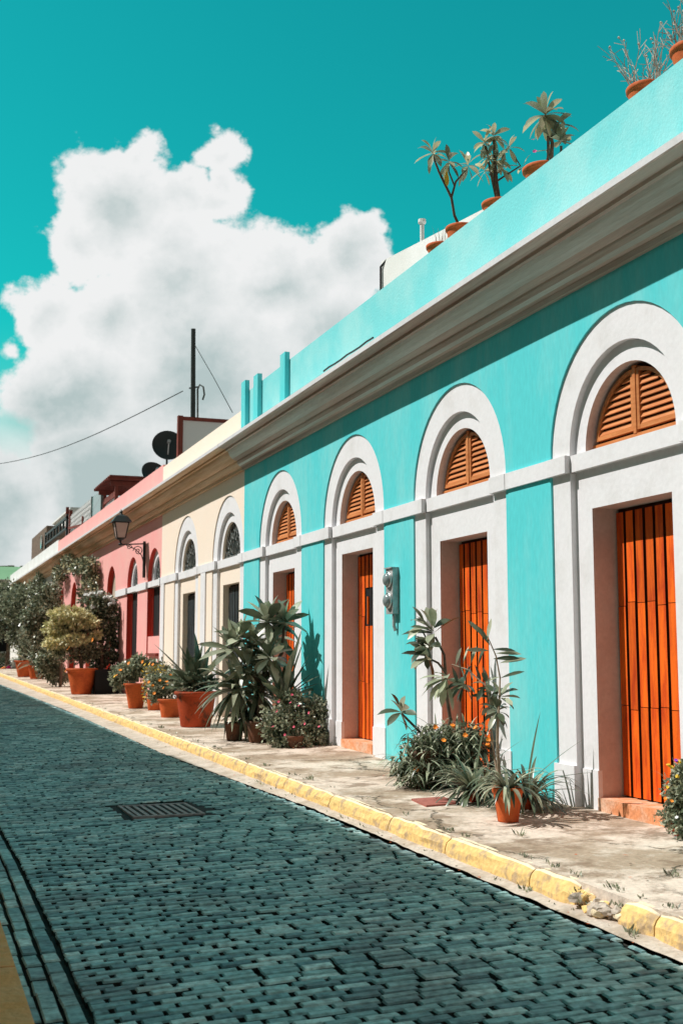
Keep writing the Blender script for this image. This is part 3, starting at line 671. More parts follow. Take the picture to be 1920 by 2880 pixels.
b = MB(); b.lathe((5.45, 41.5, 5.05), [(.09, 0), (.1, .1), (.04, .2), (.001, .22)], 10); b.tube([(5.45, 41.5, 5.05), (5.3, 41.5, 5.3)], .03, 5)
# white bulkhead on turquoise roof
bh = thing('roof_bulkhead', 'white stair bulkhead on the turquoise roof behind the potted plants', 'roof room', (8.4, 14.5, 6.0))
b = MB(); b.add([(x, y, z) for x in (7.0, 9.8) for y, z in ((11.9, 6.0), (17.2, 6.0), (17.2, 8.36), (11.9, 7.72))], [(0, 1, 2, 3), (4, 7, 6, 5), (0, 4, 5, 1), (1, 5, 6, 2), (2, 6, 7, 3), (3, 7, 4, 0)]); b.build('wall', M['whitew'], bh)
b = MB(); b.tube([(6.97, 17.15, 6.2), (6.97, 17.15, 8.25), (7.02, 17.0, 8.33)], .022, 6); b.build('conduit', M['wire'], bh)
b = MB(); b.tube([(7.1, 15.8, 8.1), (7.1, 15.8, 8.52)], .035, 8); b.lathe((7.1, 15.8, 8.50), [(.04, 0), (.062, .03), (.058, .08), (.001, .10)], 10); b.build('vent_pipe', M['whitew'], bh)
# sign-like framed panel
fp = thing('framed_panel', 'white roof panel in a rust red frame above the cream parapet', 'panel', (7.5, 31.9, 6.0))
b = MB(); b.box(7.0, 10.5, 31.9, 31.96, 7.55, 8.5); b.build('board', M['woodp'], fp); b = MB()
b.box(6.86, 6.999, 31.84, 32.0, 6.0, 8.62); b.box(7.0, 10.5, 31.85, 31.99, 8.501, 8.60); b.box(7.0, 10.5, 31.85, 31.99, 7.45, 7.549); b.build('frame', M['rust'], fp)
pole = thing('utility_pole', 'tall dark utility pole with a curved pipe rising behind the cream house', 'pole', (8.2, 35, 6.0))
T = at(544, 925, 36); B_ = at(546, 1180, 36)
b = MB(); b.tube([(B_.x, B_.y, 6.0), T], [.085, .07], 10); b.build('post', M['iron'], pole)
q0 = at(556, 1170, 36); b = MB(); b.tube([q0 + Vector((0, 0, -1.5)), q0, at(556, 1095, 36), at(562, 1082, 36), at(572, 1088, 36), at(575, 1110, 36), at(570, 1125, 36)], .03, 6); b.build('riser_pipe', M['irong'], pole)
b = MB(); b.bar(at(532, 1092, 36), at(560, 1088, 36), .04, .04); b.build('crossarm', M['iron'], pole)
def cable(name, label, pts, r):
    b = MB(); b.tube(pts, r, 5); return solo(name, b, M['wire'], label, 'cable', tuple(pts[0]))
A = at(514, 1100, 36); Bq = at(-60, 1312, 60)
cable('overhead_cable', 'thin overhead cable sagging from the pole out to the left edge', [A.lerp(Bq, k / 14) - Vector((0, 0, .5 * math.sin(math.pi * k / 14))) for k in range(15)] + [], .016)
cable('overhead_cable', 'thin guy wire slanting down from the top of the pole to the cream roof', [at(547, 968, 36), at(600, 1060, 33), at(654, 1160, 30)], .012)
# satellite dishes
def dish(c, aim, r, label):
    t = thing('satellite_dish', label, 'dish', (c[0], c[1], 6.0), 'satellite dishes on the roofs')
    b = MB(); b.lathe(c, [(r * k / 8, .22 * r * (k / 8) ** 2) for k in range(9)], 28, 0, ax=aim); b.build('reflector', M['iron'], t, True)
    a = Vector(aim).normalized(); b = MB(); tip = Vector(c) + a * r * .75; b.tube([Vector(c) - Vector((0, 0, r * .8)), tip], .02, 5); b.lathe(tip - a * .05, [(.001, 0), (.05, .0), (.05, .1), (.001, .1)], 10, ax=aim); b.build('feed_arm', M['steel'], t)
    b = MB(); b.tube([Vector(c) - a * .05, Vector(c) - a * .2 - Vector((0, 0, .2)), (c[0] - a.x * .2, c[1] - a.y * .2, 6.0)], .03, 6); b.build('mast', M['iron'], t); return t
dc = at(472, 1256, 34); dish(tuple(dc), (-.10, -.95, .25), .46, 'dark satellite dish beside the rust red framed panel')
dc = at(432, 1336, 36); dish(tuple(dc), (.2, -.9, .45), .42, 'dark round dish lying low over the pink parapet, left of the upright dish')
# pergola
pg = thing('pergola', 'rust red roof pergola with slatted overhanging top on the pink house', 'pergola', (8.5, 44, 6.0))
for x_, y_ in ((7.0, 42.9), (7.0, 45.6), (10.6, 42.9), (10.6, 45.6)):
    b = MB(); b.box(x_ - .06, x_ + .06, y_ - .06, y_ + .06, 6.0, 8.12); b.build('post', M['rust'], pg)
b = MB()
for y_ in (42.75, 45.5): b.box(6.75, 11, y_ - .05, y_ + .05, 8.121, 8.28)
b.build('beam', M['rust'], pg); b = MB()
for k in range(10): y_ = 42.4 + k * .365; b.box(6.6, 11.2, y_, y_ + .09, 8.285, 8.385)
b.build('rafters', M['rust'], pg)
b = MB(); b.box(6.66, 11.2, 42.3, 45.85, 8.39, 8.44); b.box(6.95, 7.01, 43.0, 45.5, 7.75, 7.95); b.build('roof', M['rust'], pg)
def lattice(mb, p, q, z0, z1, n, w=.02):
    p, q = Vector(p), Vector(q); Lh = (q - p).length; h = z1 - z0; st = Lh / n
    for k in range(-int(h / st) - 1, n + 1):
        for sg in (1, -1):
            a, c = (k * st, k * st + h) if sg > 0 else (k * st + h, k * st)
            pts = [[a, z0], [c, z1]]
            if max(a, c) < 0 or min(a, c) > Lh: continue
            m_ = (z1 - z0) / (c - a)
            for e in pts:
                if e[0] < 0: e[1] += (0 - e[0]) * m_; e[0] = 0
                if e[0] > Lh: e[1] += (Lh - e[0]) * m_; e[0] = Lh
            P_, Q_ = [p + (q - p) * (e[0] / Lh) for e in pts]; P_.z, Q_.z = pts[0][1], pts[1][1]
            if (P_ - Q_).length > .03: mb.bar(P_, Q_, w, w)
b = MB(); lattice(b, (7.02, 42.95, 0), (7.02, 45.55, 0), 6.4, 7.75, 10, .03); b.build('lattice', M['woodp'], pg)
gp = thing('glass_screen', 'greenish glass wind screen with a dark frame just left of the pergola', 'screen', (7, 47, 6.0))
b = MB(); b.box(7.0, 7.03, 46.5, 49.0, 6.0, 8.45); b.build('pane', mat('teal_glass', (.10, .22, .21), .2, spec=.6), gp)
for y_ in (46.4, 49.0): b = MB(); b.box(6.97, 7.06, y_ - .06, y_ + .06, 6.0, 8.5); b.build('post', M['irong'], gp)
lt = thing('lattice_screen', 'pale diagonal lattice screen on the roof left of the glass wind screen', 'screen', (7, 53, 6.0))
b = MB(); lattice(b, (7.0, 49.2, 0), (7.0, 55.6, 0), 6.4, 8.45, 16, .035); b.build('lattice', M['woodp'], lt)
for y_, z_ in ((51.4, 7.95), (55.7, 8.7), (57, 9.0)):
    b = MB(); b.box(6.93, 7.07, y_ - .07, y_ + .07, 6.0, z_); b.build('post', M['rust'], lt)
b = MB(); b.bar((6.9, 51.4, 7.55), (6.9, 55.7, 7.85), .06, .1); b.build('rail', M['rust'], lt)
wb = thing('roof_bulkhead', 'plain white roof room between the brown block and the lattice screen', 'roof room', (9, 60, 6.0))
b = MB(); b.box(7.4, 11, 58.5, 66, 6, 9.1); b.build('wall', M['whitew'], wb); b = MB(); b.box(7.3, 11.1, 58.4, 66.1, 9.101, 9.18); b.build('roof_slab', M['whitew'], wb)
bb_ = thing('roof_bulkhead', 'brown boarded roof block at the far left end of the terrace', 'roof room', (8, 65, 6.0))
b = MB(); b.box(6.4, 7.3, 60.2, 67.6, 6, 8.42); b.build('wall', M['brownw'], bb_)
b = MB(); b.lathe((6.38, 62.0, 7.75), [(.001, .0), (.25, .02), (.36, .06), (.34, .0)], 20, 0, ax=(-1, 0, 0)); b.build('round_vent', M['steel'], bb_)
rl = thing('balcony_railing', 'dark wooden railing with open squares beside the brown roof block', 'railing', (6.3, 55, 6.5))
b = MB(); b.box(6.25, 6.33, 51.2, 59.6, 7.80, 7.90); b.box(6.25, 6.33, 51.2, 59.6, 7.36, 7.44)
for k in range(8): y_ = 51.2 + k * 1.18; b.box(6.25, 6.33, y_, y_ + .16, 6.3 if k in (0, 7) else 7.44, 8.0 if k in (0, 7) else 7.80)
b.build('frame', M['iron'], rl)
# peeling ledge fragments
b = MB()
for k in range(14):
    y_ = 12.15 + k * .17; b.add([(5.06, y_, 5.70), (5.20, y_, 5.71), (5.25, y_ + .17, 5.71), (5.05, y_ + .17, 5.70), (5.12, y_ + .08, 5.70 + U(.02, .07))], [(0, 1, 4), (1, 2, 4), (2, 3, 4), (3, 0, 4)], 0)
b.tube([(5.02, 12.6 + k * .22, 5.725 + .006 * math.sin(k * 2)) for k in range(9)], .012, 5, 1)
solo('loose_roofing', b, [M['conc'], M['wire']], 'scrap of torn roofing and cable lying on the cornice ledge', 'debris', (5.1, 13, 5.7))

# ================================================================ PLANTS
FO = [M['lgreen'], M['dgreen'], M['ygreen'], M['olive'], M['yleaf'], M['fpink'], M['fora'], M['fwhite'], M['fmag'], M['fyel'], M['fvio']]
PG = 'potted plants standing on the pavement'
RG = 'potted plants along the turquoise parapet'
def foliage(mb, parent, name='foliage', mats=None, smooth=True): return mb.build(name, mats or FO, parent, smooth)
Z3 = zoomer(1040, 1700, 2.613); Z2 = zoomer(560, 1640, 3.5636); Z4 = zoomer(300, 1740, 4.6118); Z1 = zoomer(0, 1560, 4.3556); ZR = zoomer(1150, 260, 1.792)

# 1. small pot with drooping straps and tall cane
c0 = Vector((4.6, 8.66, 0)); c0.z = zp(4.6, 8.66)
t = thing('potted_plant', 'small terracotta pot of drooping strap leaves with one tall bare cane, nearest the kerb', 'plant', c0, PG)
pot(t, c0, .085, .12, .27)
m = MB(); s = [Z3(950, 1350, 9.72), Z3(945, 1200, 9.72), Z3(935, 1000, 9.72), Z3(940, 850, 9.72), Z3(950, 700, 9.75), Z3(955, 540, 9.8), Z3(925, 380, 9.8), Z3(870, 250, 9.8)]
m.tube(s, [.016, .014, .012, .012, .009, .007, .006, .004], 7)
m.tube([Z3(950, 1330, 9.75), Z3(900, 1050, 9.9), Z3(880, 800, 9.95), Z3(850, 600, 10), Z3(720, 480, 10.1), Z3(600, 440, 10.2)], [.012, .01, .009, .007, .006, .004], 6)
m.build('stem', M['stemp'], t)
m = MB()
for k in range(46):
    a = U(0, 6.28); el = U(.1, 1.1); leaf(m, c0 + Vector((math.cos(a) * .04, math.sin(a) * .04, .26)), (math.cos(a) * math.cos(el), math.sin(a) * math.cos(el), math.sin(el)), U(.26, .46), U(.03, .046), U(.75, 1.25), 8, random.choice((0, 0, 1)), 'strap')
foliage(m, t, 'strap_leaves')
m = MB()
rosette(m, Z3(935, 800, 9.75), 14, .17, .045, 80, -50, .5, 'ovate', mis=(0, 1, 1))
rosette(m, Z3(960, 690, 9.8), 9, .19, .05, 60, -20, .3, 'ovate', mis=(0, 1), lean=(.3, -.1, 0))
for (a_, b_, dx, dz) in ((955, 430, 1, .25), (960, 540, 1, .35), (925, 360, 1, .05), (900, 330, 1, 0), (870, 340, -1, .1), (840, 240, -.8, .9), (880, 300, -.6, 1), (860, 260, .2, 1), (905, 400, 1, .1)):
    leaf(m, Z3(a_, b_, 9.8), RT * dx + Vector((0, 0, dz)), U(.17, .24), .04, .1, 5, random.choice((0, 0, 1)), 'ovate', .25, U(.7, 1.3))
for (a_, b_) in ((850, 600), (880, 700), (860, 640), (890, 760)): rosette(m, Z3(a_, b_, 9.95), 6, .17, .04, 60, -40, .4, 'ovate', mis=(1, 1, 0))
for k in range(9):
    q = Z3(600 + k * 28, 440 + (k - 4) ** 2 * 1.2 - 5, 10.15); leaf(m, q, Vector((0, 0, 1)) * (1 if k % 2 else -.8) + RT * .3, .16, .036, .15, 5, random.choice((0, 0, 1)), 'ovate', .25, U(.3, 1.2))
rosette(m, Z3(560, 560, 10.1), 16, .26, .05, 30, -60, .35, 'ovate', mis=(0, 0, 1), lean=(-.6, .3, 0))
rosette(m, Z3(690, 600, 10.1), 12, .2, .045, 40, -60, .4, 'ovate', mis=(0, 1, 1), lean=(-.5, .2, 0))
foliage(m, t, 'cane_leaves')
# spider clumps at right / left of it
for (p, n, lab, lg) in ((Vector((5.05, 9.15, 0)), 110, 'low sprawling strappy plant against the turquoise wall, right of the small caned pot', .56), (Vector((4.85, 9.75, 0)), 110, 'bushy strap-leaved plant between the caned pot and the orange-flowered bush', .5)):
    p.z = zp(p.x, p.y); t = thing('potted_plant', lab, 'plant', p, PG); pot(t, p, .05, .07, .10, M['terrad']); m = MB()
    for k in range(n):
        a = U(0, 6.28); el = U(-.1, 1.2); leaf(m, p + Vector((math.cos(a) * .05, math.sin(a) * .05, .1)), (math.cos(a) * math.cos(el), math.sin(a) * math.cos(el), math.sin(el)), U(.45, 1) * lg, U(.026, .046), U(.5, 1.3), 7, random.choice((0, 0, 1, 1)), 'strap')
    for (dx, dy, dz) in ((.6, -.3, .65), (.9, -.4, .3), (.2, 0, 1)): leaf(m, p + Vector((0, 0, .2)), (dx, dy, dz), lg * 1.15, .04, .15, 7, 1, 'strap')
    foliage(m, t, 'strap_leaves')

# 2. fern bush with orange flowers, plumeria rising from it
c0 = Vector((4.85, 10.85, 0)); c0.z = zp(c0.x, c0.y)
t = thing('potted_plant', 'dense grassy bush with small orange flowers spilling over its dark terracotta pot', 'plant', c0, PG)
pot(t, c0, .10, .13, .36, M['shadepot']); m = MB(); dd = 11.8
for k in range(1000):
    v = rv(); cc = Z3(random.choice((380, 450, 560, 680, 760)), U(980, 1180), dd + U(-.25, .25)); a = U(0, 6.28); el = U(-.7, 1.2)
    leaf(m, cc + v * .14, (math.cos(a) * math.cos(el), math.sin(a) * math.cos(el), math.sin(el)), U(.12, .28), U(.016, .032), U(.3, .9), 4, random.choice((0, 0, 1)), 'strap')
for k in range(420):
    cc = c0 + Vector((0, 0, 0)) if 0 else c0 + Vector((U(-.25, .25), U(-.3, .3), U(.05, .3))); a = U(0, 6.28); leaf(m, cc, (math.cos(a), math.sin(a), U(-.5, .4)), U(.14, .26), U(.016, .028), U(.4, .9), 4, random.choice((0, 1)), 'strap')
cloudleaves(m, [(Z3(640, 1000, dd), (.34, .30, .22)), (Z3(420, 1080, dd), (.28, .26, .26)), (Z3(760, 1020, dd), (.2, .2, .2)), (Z3(560, 1250, dd - .15), (.48, .25, .18)), (Z3(320, 1200, dd - .15), (.22, .2, .24)), (Z3(700, 1220, dd - .1), (.3, .2, .22))], 6000, .06, .024, (0, 0, 1, 1), .1)
foliage(m, t)
m = MB()
for a_, b_ in ((605, 890), (775, 905), (540, 1000), (870, 995), (865, 1030), (340, 1210), (700, 960), (480, 900)): flower(m, Z3(a_, b_, dd - .36), .028, 6, 6); flower(m, Z3(a_ + 8, b_ + 6, dd - .36), .022, 6, 6)
bloom(m, t)
def plumeria(label, base, paths, heads, PGn=PG, leafL=.36, leafW=.095, potdim=None, mis=(0, 0, 1), n=15, extra=None, kind='ovate', potm=None, cat='plant'):
    t = thing('potted_plumeria', label, cat, base, PGn)
    if potdim: pot(t, base, *potdim, potm)
    m = MB()
    for pts, rr in paths: m.tube(pts, rr, 8)
    m.build('stem', M['stem'], t, True); m = MB()
    for h in heads: rosette(m, h[0], h[1] if len(h) > 1 else n, h[2] if len(h) > 2 else leafL, leafW, 80, -40, .28, kind, mis=mis, lean=h[3] if len(h) > 3 else (0, 0, 0))
    if extra: extra(m)
    foliage(m, t, 'leaves'); return t
b0 = Vector((5.1, 10.95, 0)); b0.z = zp(b0.x, b0.y); dp = 11.9
LW = tuple(-RT * .7)
plumeria('leggy plumeria with broad leaves leaning left in front of the turquoise wall', b0,
    [([b0 + Vector((0, 0, .28)), Z3(590, 850, dp), Z3(560, 650, dp), Z3(555, 500, dp), Z3(545, 370, dp), Z3(480, 240, dp)], [.022, .02, .018, .016, .013, .012]),
     ([Z3(555, 500, dp), Z3(500, 430, dp), Z3(430, 395, dp)], [.014, .012, .01]),
     ([b0 + Vector((0, 0, .28)), Z3(330, 900, dp), Z3(230, 800, dp)], [.018, .013, .012])],
    [(Z3(470, 220, dp), 9, .34, LW), (Z3(430, 320, dp), 9, .26, LW), (Z3(430, 395, dp), 9, .28, LW), (Z3(225, 800, dp), 10, .24, tuple(-RT * .3)), (Z3(470, 180, dp), 5, .26, (0, 0, .8)), (Z3(400, 160, dp), 3, .3, LW)], potdim=(.1, .13, .28), potm=M['shadepot'], leafW=.085)

# 3. group by second turquoise bay: flowering bush, plumeria, dracaena, sansevieria
c0 = Vector((4.95, 15.3, 0)); c0.z = zp(c0.x, c0.y); dd = 16.2
t = thing('potted_plant', 'rounded small-leaved bush dotted with pink flowers, in front of a pilaster', 'plant', c0, PG)
pot(t, c0, .09, .11, .16, M['shadepot']); m = MB()
cloudleaves(m, [(Z2(820, 1400, dd), (.36, .34, .30)), (Z2(1000, 1450, dd), (.40, .36, .30)), (Z2(1150, 1350, dd + .2), (.30, .3, .28)), (Z2(1180, 1220, dd + .2), (.16, .2, .14)), (Z2(950, 1200, dd + .2), (.3, .3, .2)), (Z2(900, 1570, dd), (.36, .3, .16)), (Z2(1180, 1530, dd), (.26, .25, .18)), (Z2(1000, 1600, dd - .3), (.42, .2, .14)), (Z2(780, 1480, dd - .2), (.26, .2, .24))], 11000, .062, .036, (0, 0, 1), .15)
foliage(m, t); m = MB()
for a_, b_ in ((780, 1290), (915, 1200), (795, 1190), (740, 1440), (860, 1520), (1000, 1230), (1100, 1300), (1060, 1410), (980, 1620), (1200, 1440), (950, 1440), (1040, 1650), (930, 1120)): flower(m, Z2(a_, b_, dd - .42), .022, 5)
bloom(m, t)
b0 = Vector((4.75, 16.3, 0)); b0.z = zp(b0.x, b0.y); dp = 17.0
plumeria('large leafy plumeria with three crowns beside the first turquoise door from the cream house', b0,
    [([b0 + Vector((0, 0, .35)), Z2(640, 1000, dp), Z2(690, 700, dp), Z2(690, 430, dp)], [.05, .04, .035, .025]), ([Z2(640, 1000, dp), Z2(420, 850, dp), Z2(330, 700, dp)], [.04, .03, .022]), ([Z2(640, 1000, dp), Z2(830, 700, dp), Z2(850, 430, dp)], [.035, .025, .02]), ([Z2(660, 860, dp), Z2(700, 780, dp - .2)], [.03, .02])],
    [(Z2(690, 400, dp), 24, .50), (Z2(860, 400, dp), 18, .44), (Z2(320, 670, dp), 26, .52), (Z2(710, 760, dp - .3), 20, .42), (Z2(540, 620, dp), 12, .42), (Z2(600, 900, dp), 20, .46), (Z2(780, 560, dp + .2), 14, .4), (Z2(470, 850, dp), 20, .46), (Z2(420, 560, dp), 12, .44)], potdim=(.15, .19, .3), leafW=.12, mis=(0, 0, 0, 1), potm=M['shadepot'])
b0 = Vector((4.5, 16.75, 0)); b0.z = zp(b0.x, b0.y); dp = 17.1
t = thing('potted_dracaena', 'dark strap-leaved dracaena arching over the pavement left of the pink-flowered bush', 'plant', b0, PG); pot(t, b0, .11, .14, .26, M['shadepot'])
m = MB()
for p, q in (((470, 1500), (400, 1150)), ((520, 1500), (600, 1150))): m.tube([Z2(*p, dp), Z2(*q, dp)], [.035, .03], 7)
m.build('stem', M['stem'], t); m = MB()
rosette(m, Z2(380, 1080, dp), 60, .74, .072, 70, -55, .65, 'strap', mis=(0, 0, 1), seg=8, lean=tuple(-RT * .25)); rosette(m, Z2(590, 1120, dp), 50, .62, .072, 70, -60, .6, 'strap', mis=(0, 0, 1), seg=8)
rosette(m, Z2(480, 1330, dp), 44, .5, .06, 30, -60, .8, 'strap', mis=(1, 1, 0), seg=7)
foliage(m, t, 'leaves')
b0 = Vector((5.0, 15.75, 0)); b0.z = zp(b0.x, b0.y)
t = thing('potted_agave', 'dark spiky sword-leaved plant fanning out behind the pink-flowered bush', 'plant', b0, PG); pot(t, b0, .16, .2, .36, M['shadepot']); m = MB(); dp = 16.6
for (a_, b_) in ((1040, 590), (1090, 730), (1020, 480), (1130, 900), (1200, 1000), (960, 640), (930, 800), (860, 820), (800, 900), (470, 850), (700, 950), (1060, 820), (600, 900)):
    tip = Z2(a_, b_, dp + U(-.2, .2)); base = Z2(U(800, 880), U(1120, 1180), dp); v = tip - base; leaf(m, base, v, v.length * 1.02, U(.055, .08), .02, 7, 1 if rnd() < .8 else 0, 'sword', .35)
rosette(m, Z2(850, 1180, dp), 16, .7, .07, 80, 15, .15, 'sword', mis=(1, 1, 0))
foliage(m, t, 'leaves')
# thin spikes against turquoise wall
# 4. large stained pot with agave
c0 = Vector((4.6, 19.6, 0)); c0.z = zp(c0.x, c0.y); dd = 20.1
t = thing('potted_agave', 'big stained terracotta pot of broad pointed dark leaves', 'plant', c0, PG); pot(t, c0, .25, .335, .58, M['terrad'], .04); m = MB()
for (a_, b_, w_) in ((620, 340, .1), (920, 315, .1), (1140, 190, .11), (1250, 330, .1), (1400, 290, .1), (1330, 430, .1), (1040, 380, .11), (780, 560, .09), (870, 620, .09), (1160, 450, .11), (1480, 520, .09), (1000, 560, .1), (1250, 620, .1), (1500, 700, .08)):
    tip = Z4(a_, b_, dd + U(-.3, .3)); base = Z4(1150 + U(-60, 60), 900, dd); v = tip - base; leaf(m, base, v + Vector((0, 0, .06)), v.length * 1.02, w_ * 1.7, .06, 8, 1, 'strap', .3)
for (a_, b_) in ((900, 1020), (820, 1050), (560, 970), (700, 1000), (1300, 980)):
    tip = Z4(a_, b_, dd - .3); base = Z4(1100, 830, dd - .25); v = tip - base; leaf(m, base, v + Vector((0, 0, .25)), v.length * 1.15, .045, .45, 8, 0, 'strap')
rosette(m, Z4(1130, 880, dd), 30, .62, .13, 80, 5, .2, 'strap', mis=(1, 1, 0), seg=7, fold=.3)
cloudleaves(m, [(Z4(1150, 830, dd), (.42, .38, .20)), (Z4(1300, 860, dd), (.2, .2, .14))], 1500, .06, .035, (0, 1, 1))
foliage(m, t, 'leaves')
# 5. smaller pot with marigolds beside
c0 = Vector((4.68, 22.0, 0)); c0.z = zp(c0.x, c0.y); dd = 22.3
t = thing('potted_plant', 'low terracotta pot of orange-flowered leaves tucked left of the big stained pot', 'plant', c0, PG); pot(t, c0, .17, .22, .34, M['terra']); m = MB()
cloudleaves(m, [(Z4(800, 900, dd), (.32, .3, .24)), (Z4(700, 830, dd), (.3, .3, .2)), (Z4(880, 780, dd), (.22, .2, .16)), (Z4(640, 960, dd), (.2, .2, .24))], 4500, .07, .04, (0, 0, 1), .2)
foliage(m, t); m = MB()
for a_, b_ in ((830, 735), (550, 825), (600, 870), (690, 800), (800, 850), (780, 820), (620, 970), (870, 880), (740, 900)): flower(m, Z4(a_, b_, dd - .38), .036, 6, 6)
bloom(m, t)
# 6. fluted pot
c0 = Vector((4.6, 25.1, 0)); c0.z = zp(c0.x, c0.y); dd = 25.2
t = thing('potted_plant', 'tapering terracotta pot of pale feathery leaves with a few yellow flowers, by the pink doorway', 'plant', c0, PG); pot(t, c0, .15, .24, .52, M['terra']); m = MB()
cloudleaves(m, [(Z4(370, 660, dd), (.42, .4, .26)), (Z4(220, 740, dd), (.34, .3, .3)), (Z4(500, 640, dd), (.36, .3, .22)), (Z4(150, 800, dd), (.2, .2, .24)), (Z4(420, 560, dd), (.2, .2, .2)), (Z4(640, 660, dd), (.4, .3, .2))], 6500, .08, .045, (0, 0, 0, 1), .2)
foliage(m, t); m = MB()
for a_, b_ in ((110, 750), (180, 670), (290, 580), (560, 590), (500, 600), (130, 740), (600, 600), (470, 560)): flower(m, Z4(a_, b_, dd - .42), .045, random.choice((6, 9)), 6)
bloom(m, t)
c0 = Vector((4.82, 24.2, 0)); c0.z = zp(c0.x, c0.y); dd = 24.3
t = thing('potted_plant', 'small orange pot wrapped in trailing grey-green leaves, right of the tapering pot', 'plant', c0, PG); pot(t, c0, .13, .17, .34, M['terra']); m = MB()
cloudleaves(m, [(Z4(570, 900, dd), (.2, .2, .35)), (Z4(640, 720, dd), (.34, .3, .2)), (Z4(560, 1080, dd), (.1, .1, .14))], 1500, .07, .035, (0, 0, 1, 9))
foliage(m, t)
# 7. croton in large pot
c0 = Vector((4.42, 32.0, 0)); c0.z = zp(c0.x, c0.y); dd = 31.8
t = thing('potted_croton', 'large glossy terracotta pot holding a tall yellow-green variegated bush', 'plant', c0, PG); pot(t, c0, .26, .39, .68, M['terra'], .05)
m = MB(); m.tube([c0 + Vector((0, 0, .6)), Z1(960, 1100, dd), Z1(900, 800, dd)], [.05, .04, .03], 7); m.build('stem', M['stem'], t); m = MB()
cloudleaves(m, [(Z1(850, 740, dd), (.54, .45, .22)), (Z1(990, 820, dd), (.40, .35, .22)), (Z1(690, 900, dd), (.36, .3, .22)), (Z1(920, 1040, dd - .25), (.44, .3, .16)), (Z1(670, 1080, dd - .2), (.34, .3, .16)), (Z1(1140, 830, dd), (.2, .2, .12)), (Z1(1180, 980, dd), (.14, .14, .1))], 4200, .12, .07, (2, 2, 2, 3), .6)
cloudleaves(m, [(Z1(850, 900, dd + .2), (.5, .4, .4)), (Z1(1000, 1050, dd + .2), (.5, .4, .4)), (Z1(1000, 1250, dd), (.42, .35, .22)), (Z1(750, 1180, dd), (.44, .3, .26)), (Z1(1100, 1180, dd), (.4, .3, .26))], 4600, .09, .05, (1, 1, 3, 0), .2)
foliage(m, t)
m = MB()
for a_, b_ in ((845, 1150), (1140, 1045), (820, 1420)): flower(m, Z1(a_, b_, dd - .5), .07, 6, 6)
bloom(m, t)
# low bush left of it
c0 = Vector((4.45, 36.8, 0)); c0.z = zp(c0.x, c0.y); dd = 36.0
t = thing('shrub', 'low silvery-green bush on the pavement between two terracotta pots', 'shrub', c0, 'shrubs by the pink house'); m = MB()
cloudleaves(m, [(Z1(640, 1260, dd), (.50, .4, .42)), (Z1(560, 1400, dd), (.34, .3, .36)), (Z1(700, 1470, dd), (.40, .3, .36)), (Z1(520, 1300, dd), (.24, .24, .3))], 6500, .09, .055, (0, 0, 1), .2)
foliage(m, t); m = MB(); m.tube([c0, c0 + Vector((0, 0, .8))], .05, 6); m.build('stem', M['stem'], t)
# dark planter and tall white-flowered shrub with trellis
c0 = Vector((5.0, 32.4, 0)); c0.z = zp(c0.x, c0.y); dd = 32.3
t = thing('potted_shrub', 'tall dark shrub topped with white flowers in a black planter against the pink wall', 'shrub', c0, 'shrubs by the pink house')
m = MB(); m.box(4.72, 5.32, 31.6, 33.2, c0.z - .05, c0.z + .62); m.build('planter', M['dark'], t); m = MB()
cloudleaves(m, [(Z1(1220, 640, dd), (.48, .4, .5)), (Z1(1340, 740, dd), (.36, .3, .55)), (Z1(1180, 900, dd), (.4, .3, .5)), (Z1(1370, 1000, dd), (.22, .2, .5)), (Z1(1240, 1250, dd), (.3, .3, .4)), (Z1(1400, 1240, dd), (.12, .2, .5))], 9000, .10, .06, (0, 1, 1), .2)
cloudleaves(m, [(Z1(1230, 1500, dd), (.5, .3, .35)), (Z1(1180, 1350, dd), (.3, .3, .3))], 900, .09, .05, (1,))
foliage(m, t); m = MB()
for a_, b_ in ((1060, 500), (1130, 470), (1210, 460), (1240, 470), (1380, 560), (1390, 600), (1340, 520), (1140, 640), (1290, 520), (1360, 600), (1180, 480)):
    for k in range(5): flower(m, Z1(a_ + U(-22, 22), b_ + U(-16, 16), dd - .42), .05, 7)
bloom(m, t); m = MB(); m.tube([c0, Z1(1250, 1000, dd), Z1(1240, 700, dd)], [.06, .05, .03], 7); m.build('stem', M['stem'], t)
# climbing vine
c0 = Vector((5.38, 39, 0)); c0.z = zp(c0.x, c0.y); t = thing('climbing_vine', 'dark climbing vine hanging across the top of the pink wall below the cornice', 'vine', c0, 'shrubs by the pink house'); m = MB()
m.tube([c0, (5.40, 39, 3.0), (5.36, 39.3, 4.6), (5.30, 40.4, 5.0)], [.05, .045, .04, .02], 6)
m.build('stem', M['stem'], t); m = MB()
cloudleaves(m, [((5.2, 36.6, 4.7), (.26, 1.1, .32)), ((5.2, 39, 4.85), (.25, 1.2, .28)), ((5.15, 41.3, 5.15), (.25, .9, .32)), ((5.2, 44.2, 4.95), (.25, 1.2, .36)), ((5.28, 36.2, 4.2), (.14, .7, .34)), ((5.3, 35.7, 3.75), (.12, .5, .25)), ((5.3, 37.9, 4.2), (.12, .4, .45)), ((5.3, 38.8, 3.9), (.12, .3, .4)), ((5.25, 45.5, 4.5), (.14, .7, .5))], 5200, .13, .07, (1, 1, 0, 3))
foliage(m, t)
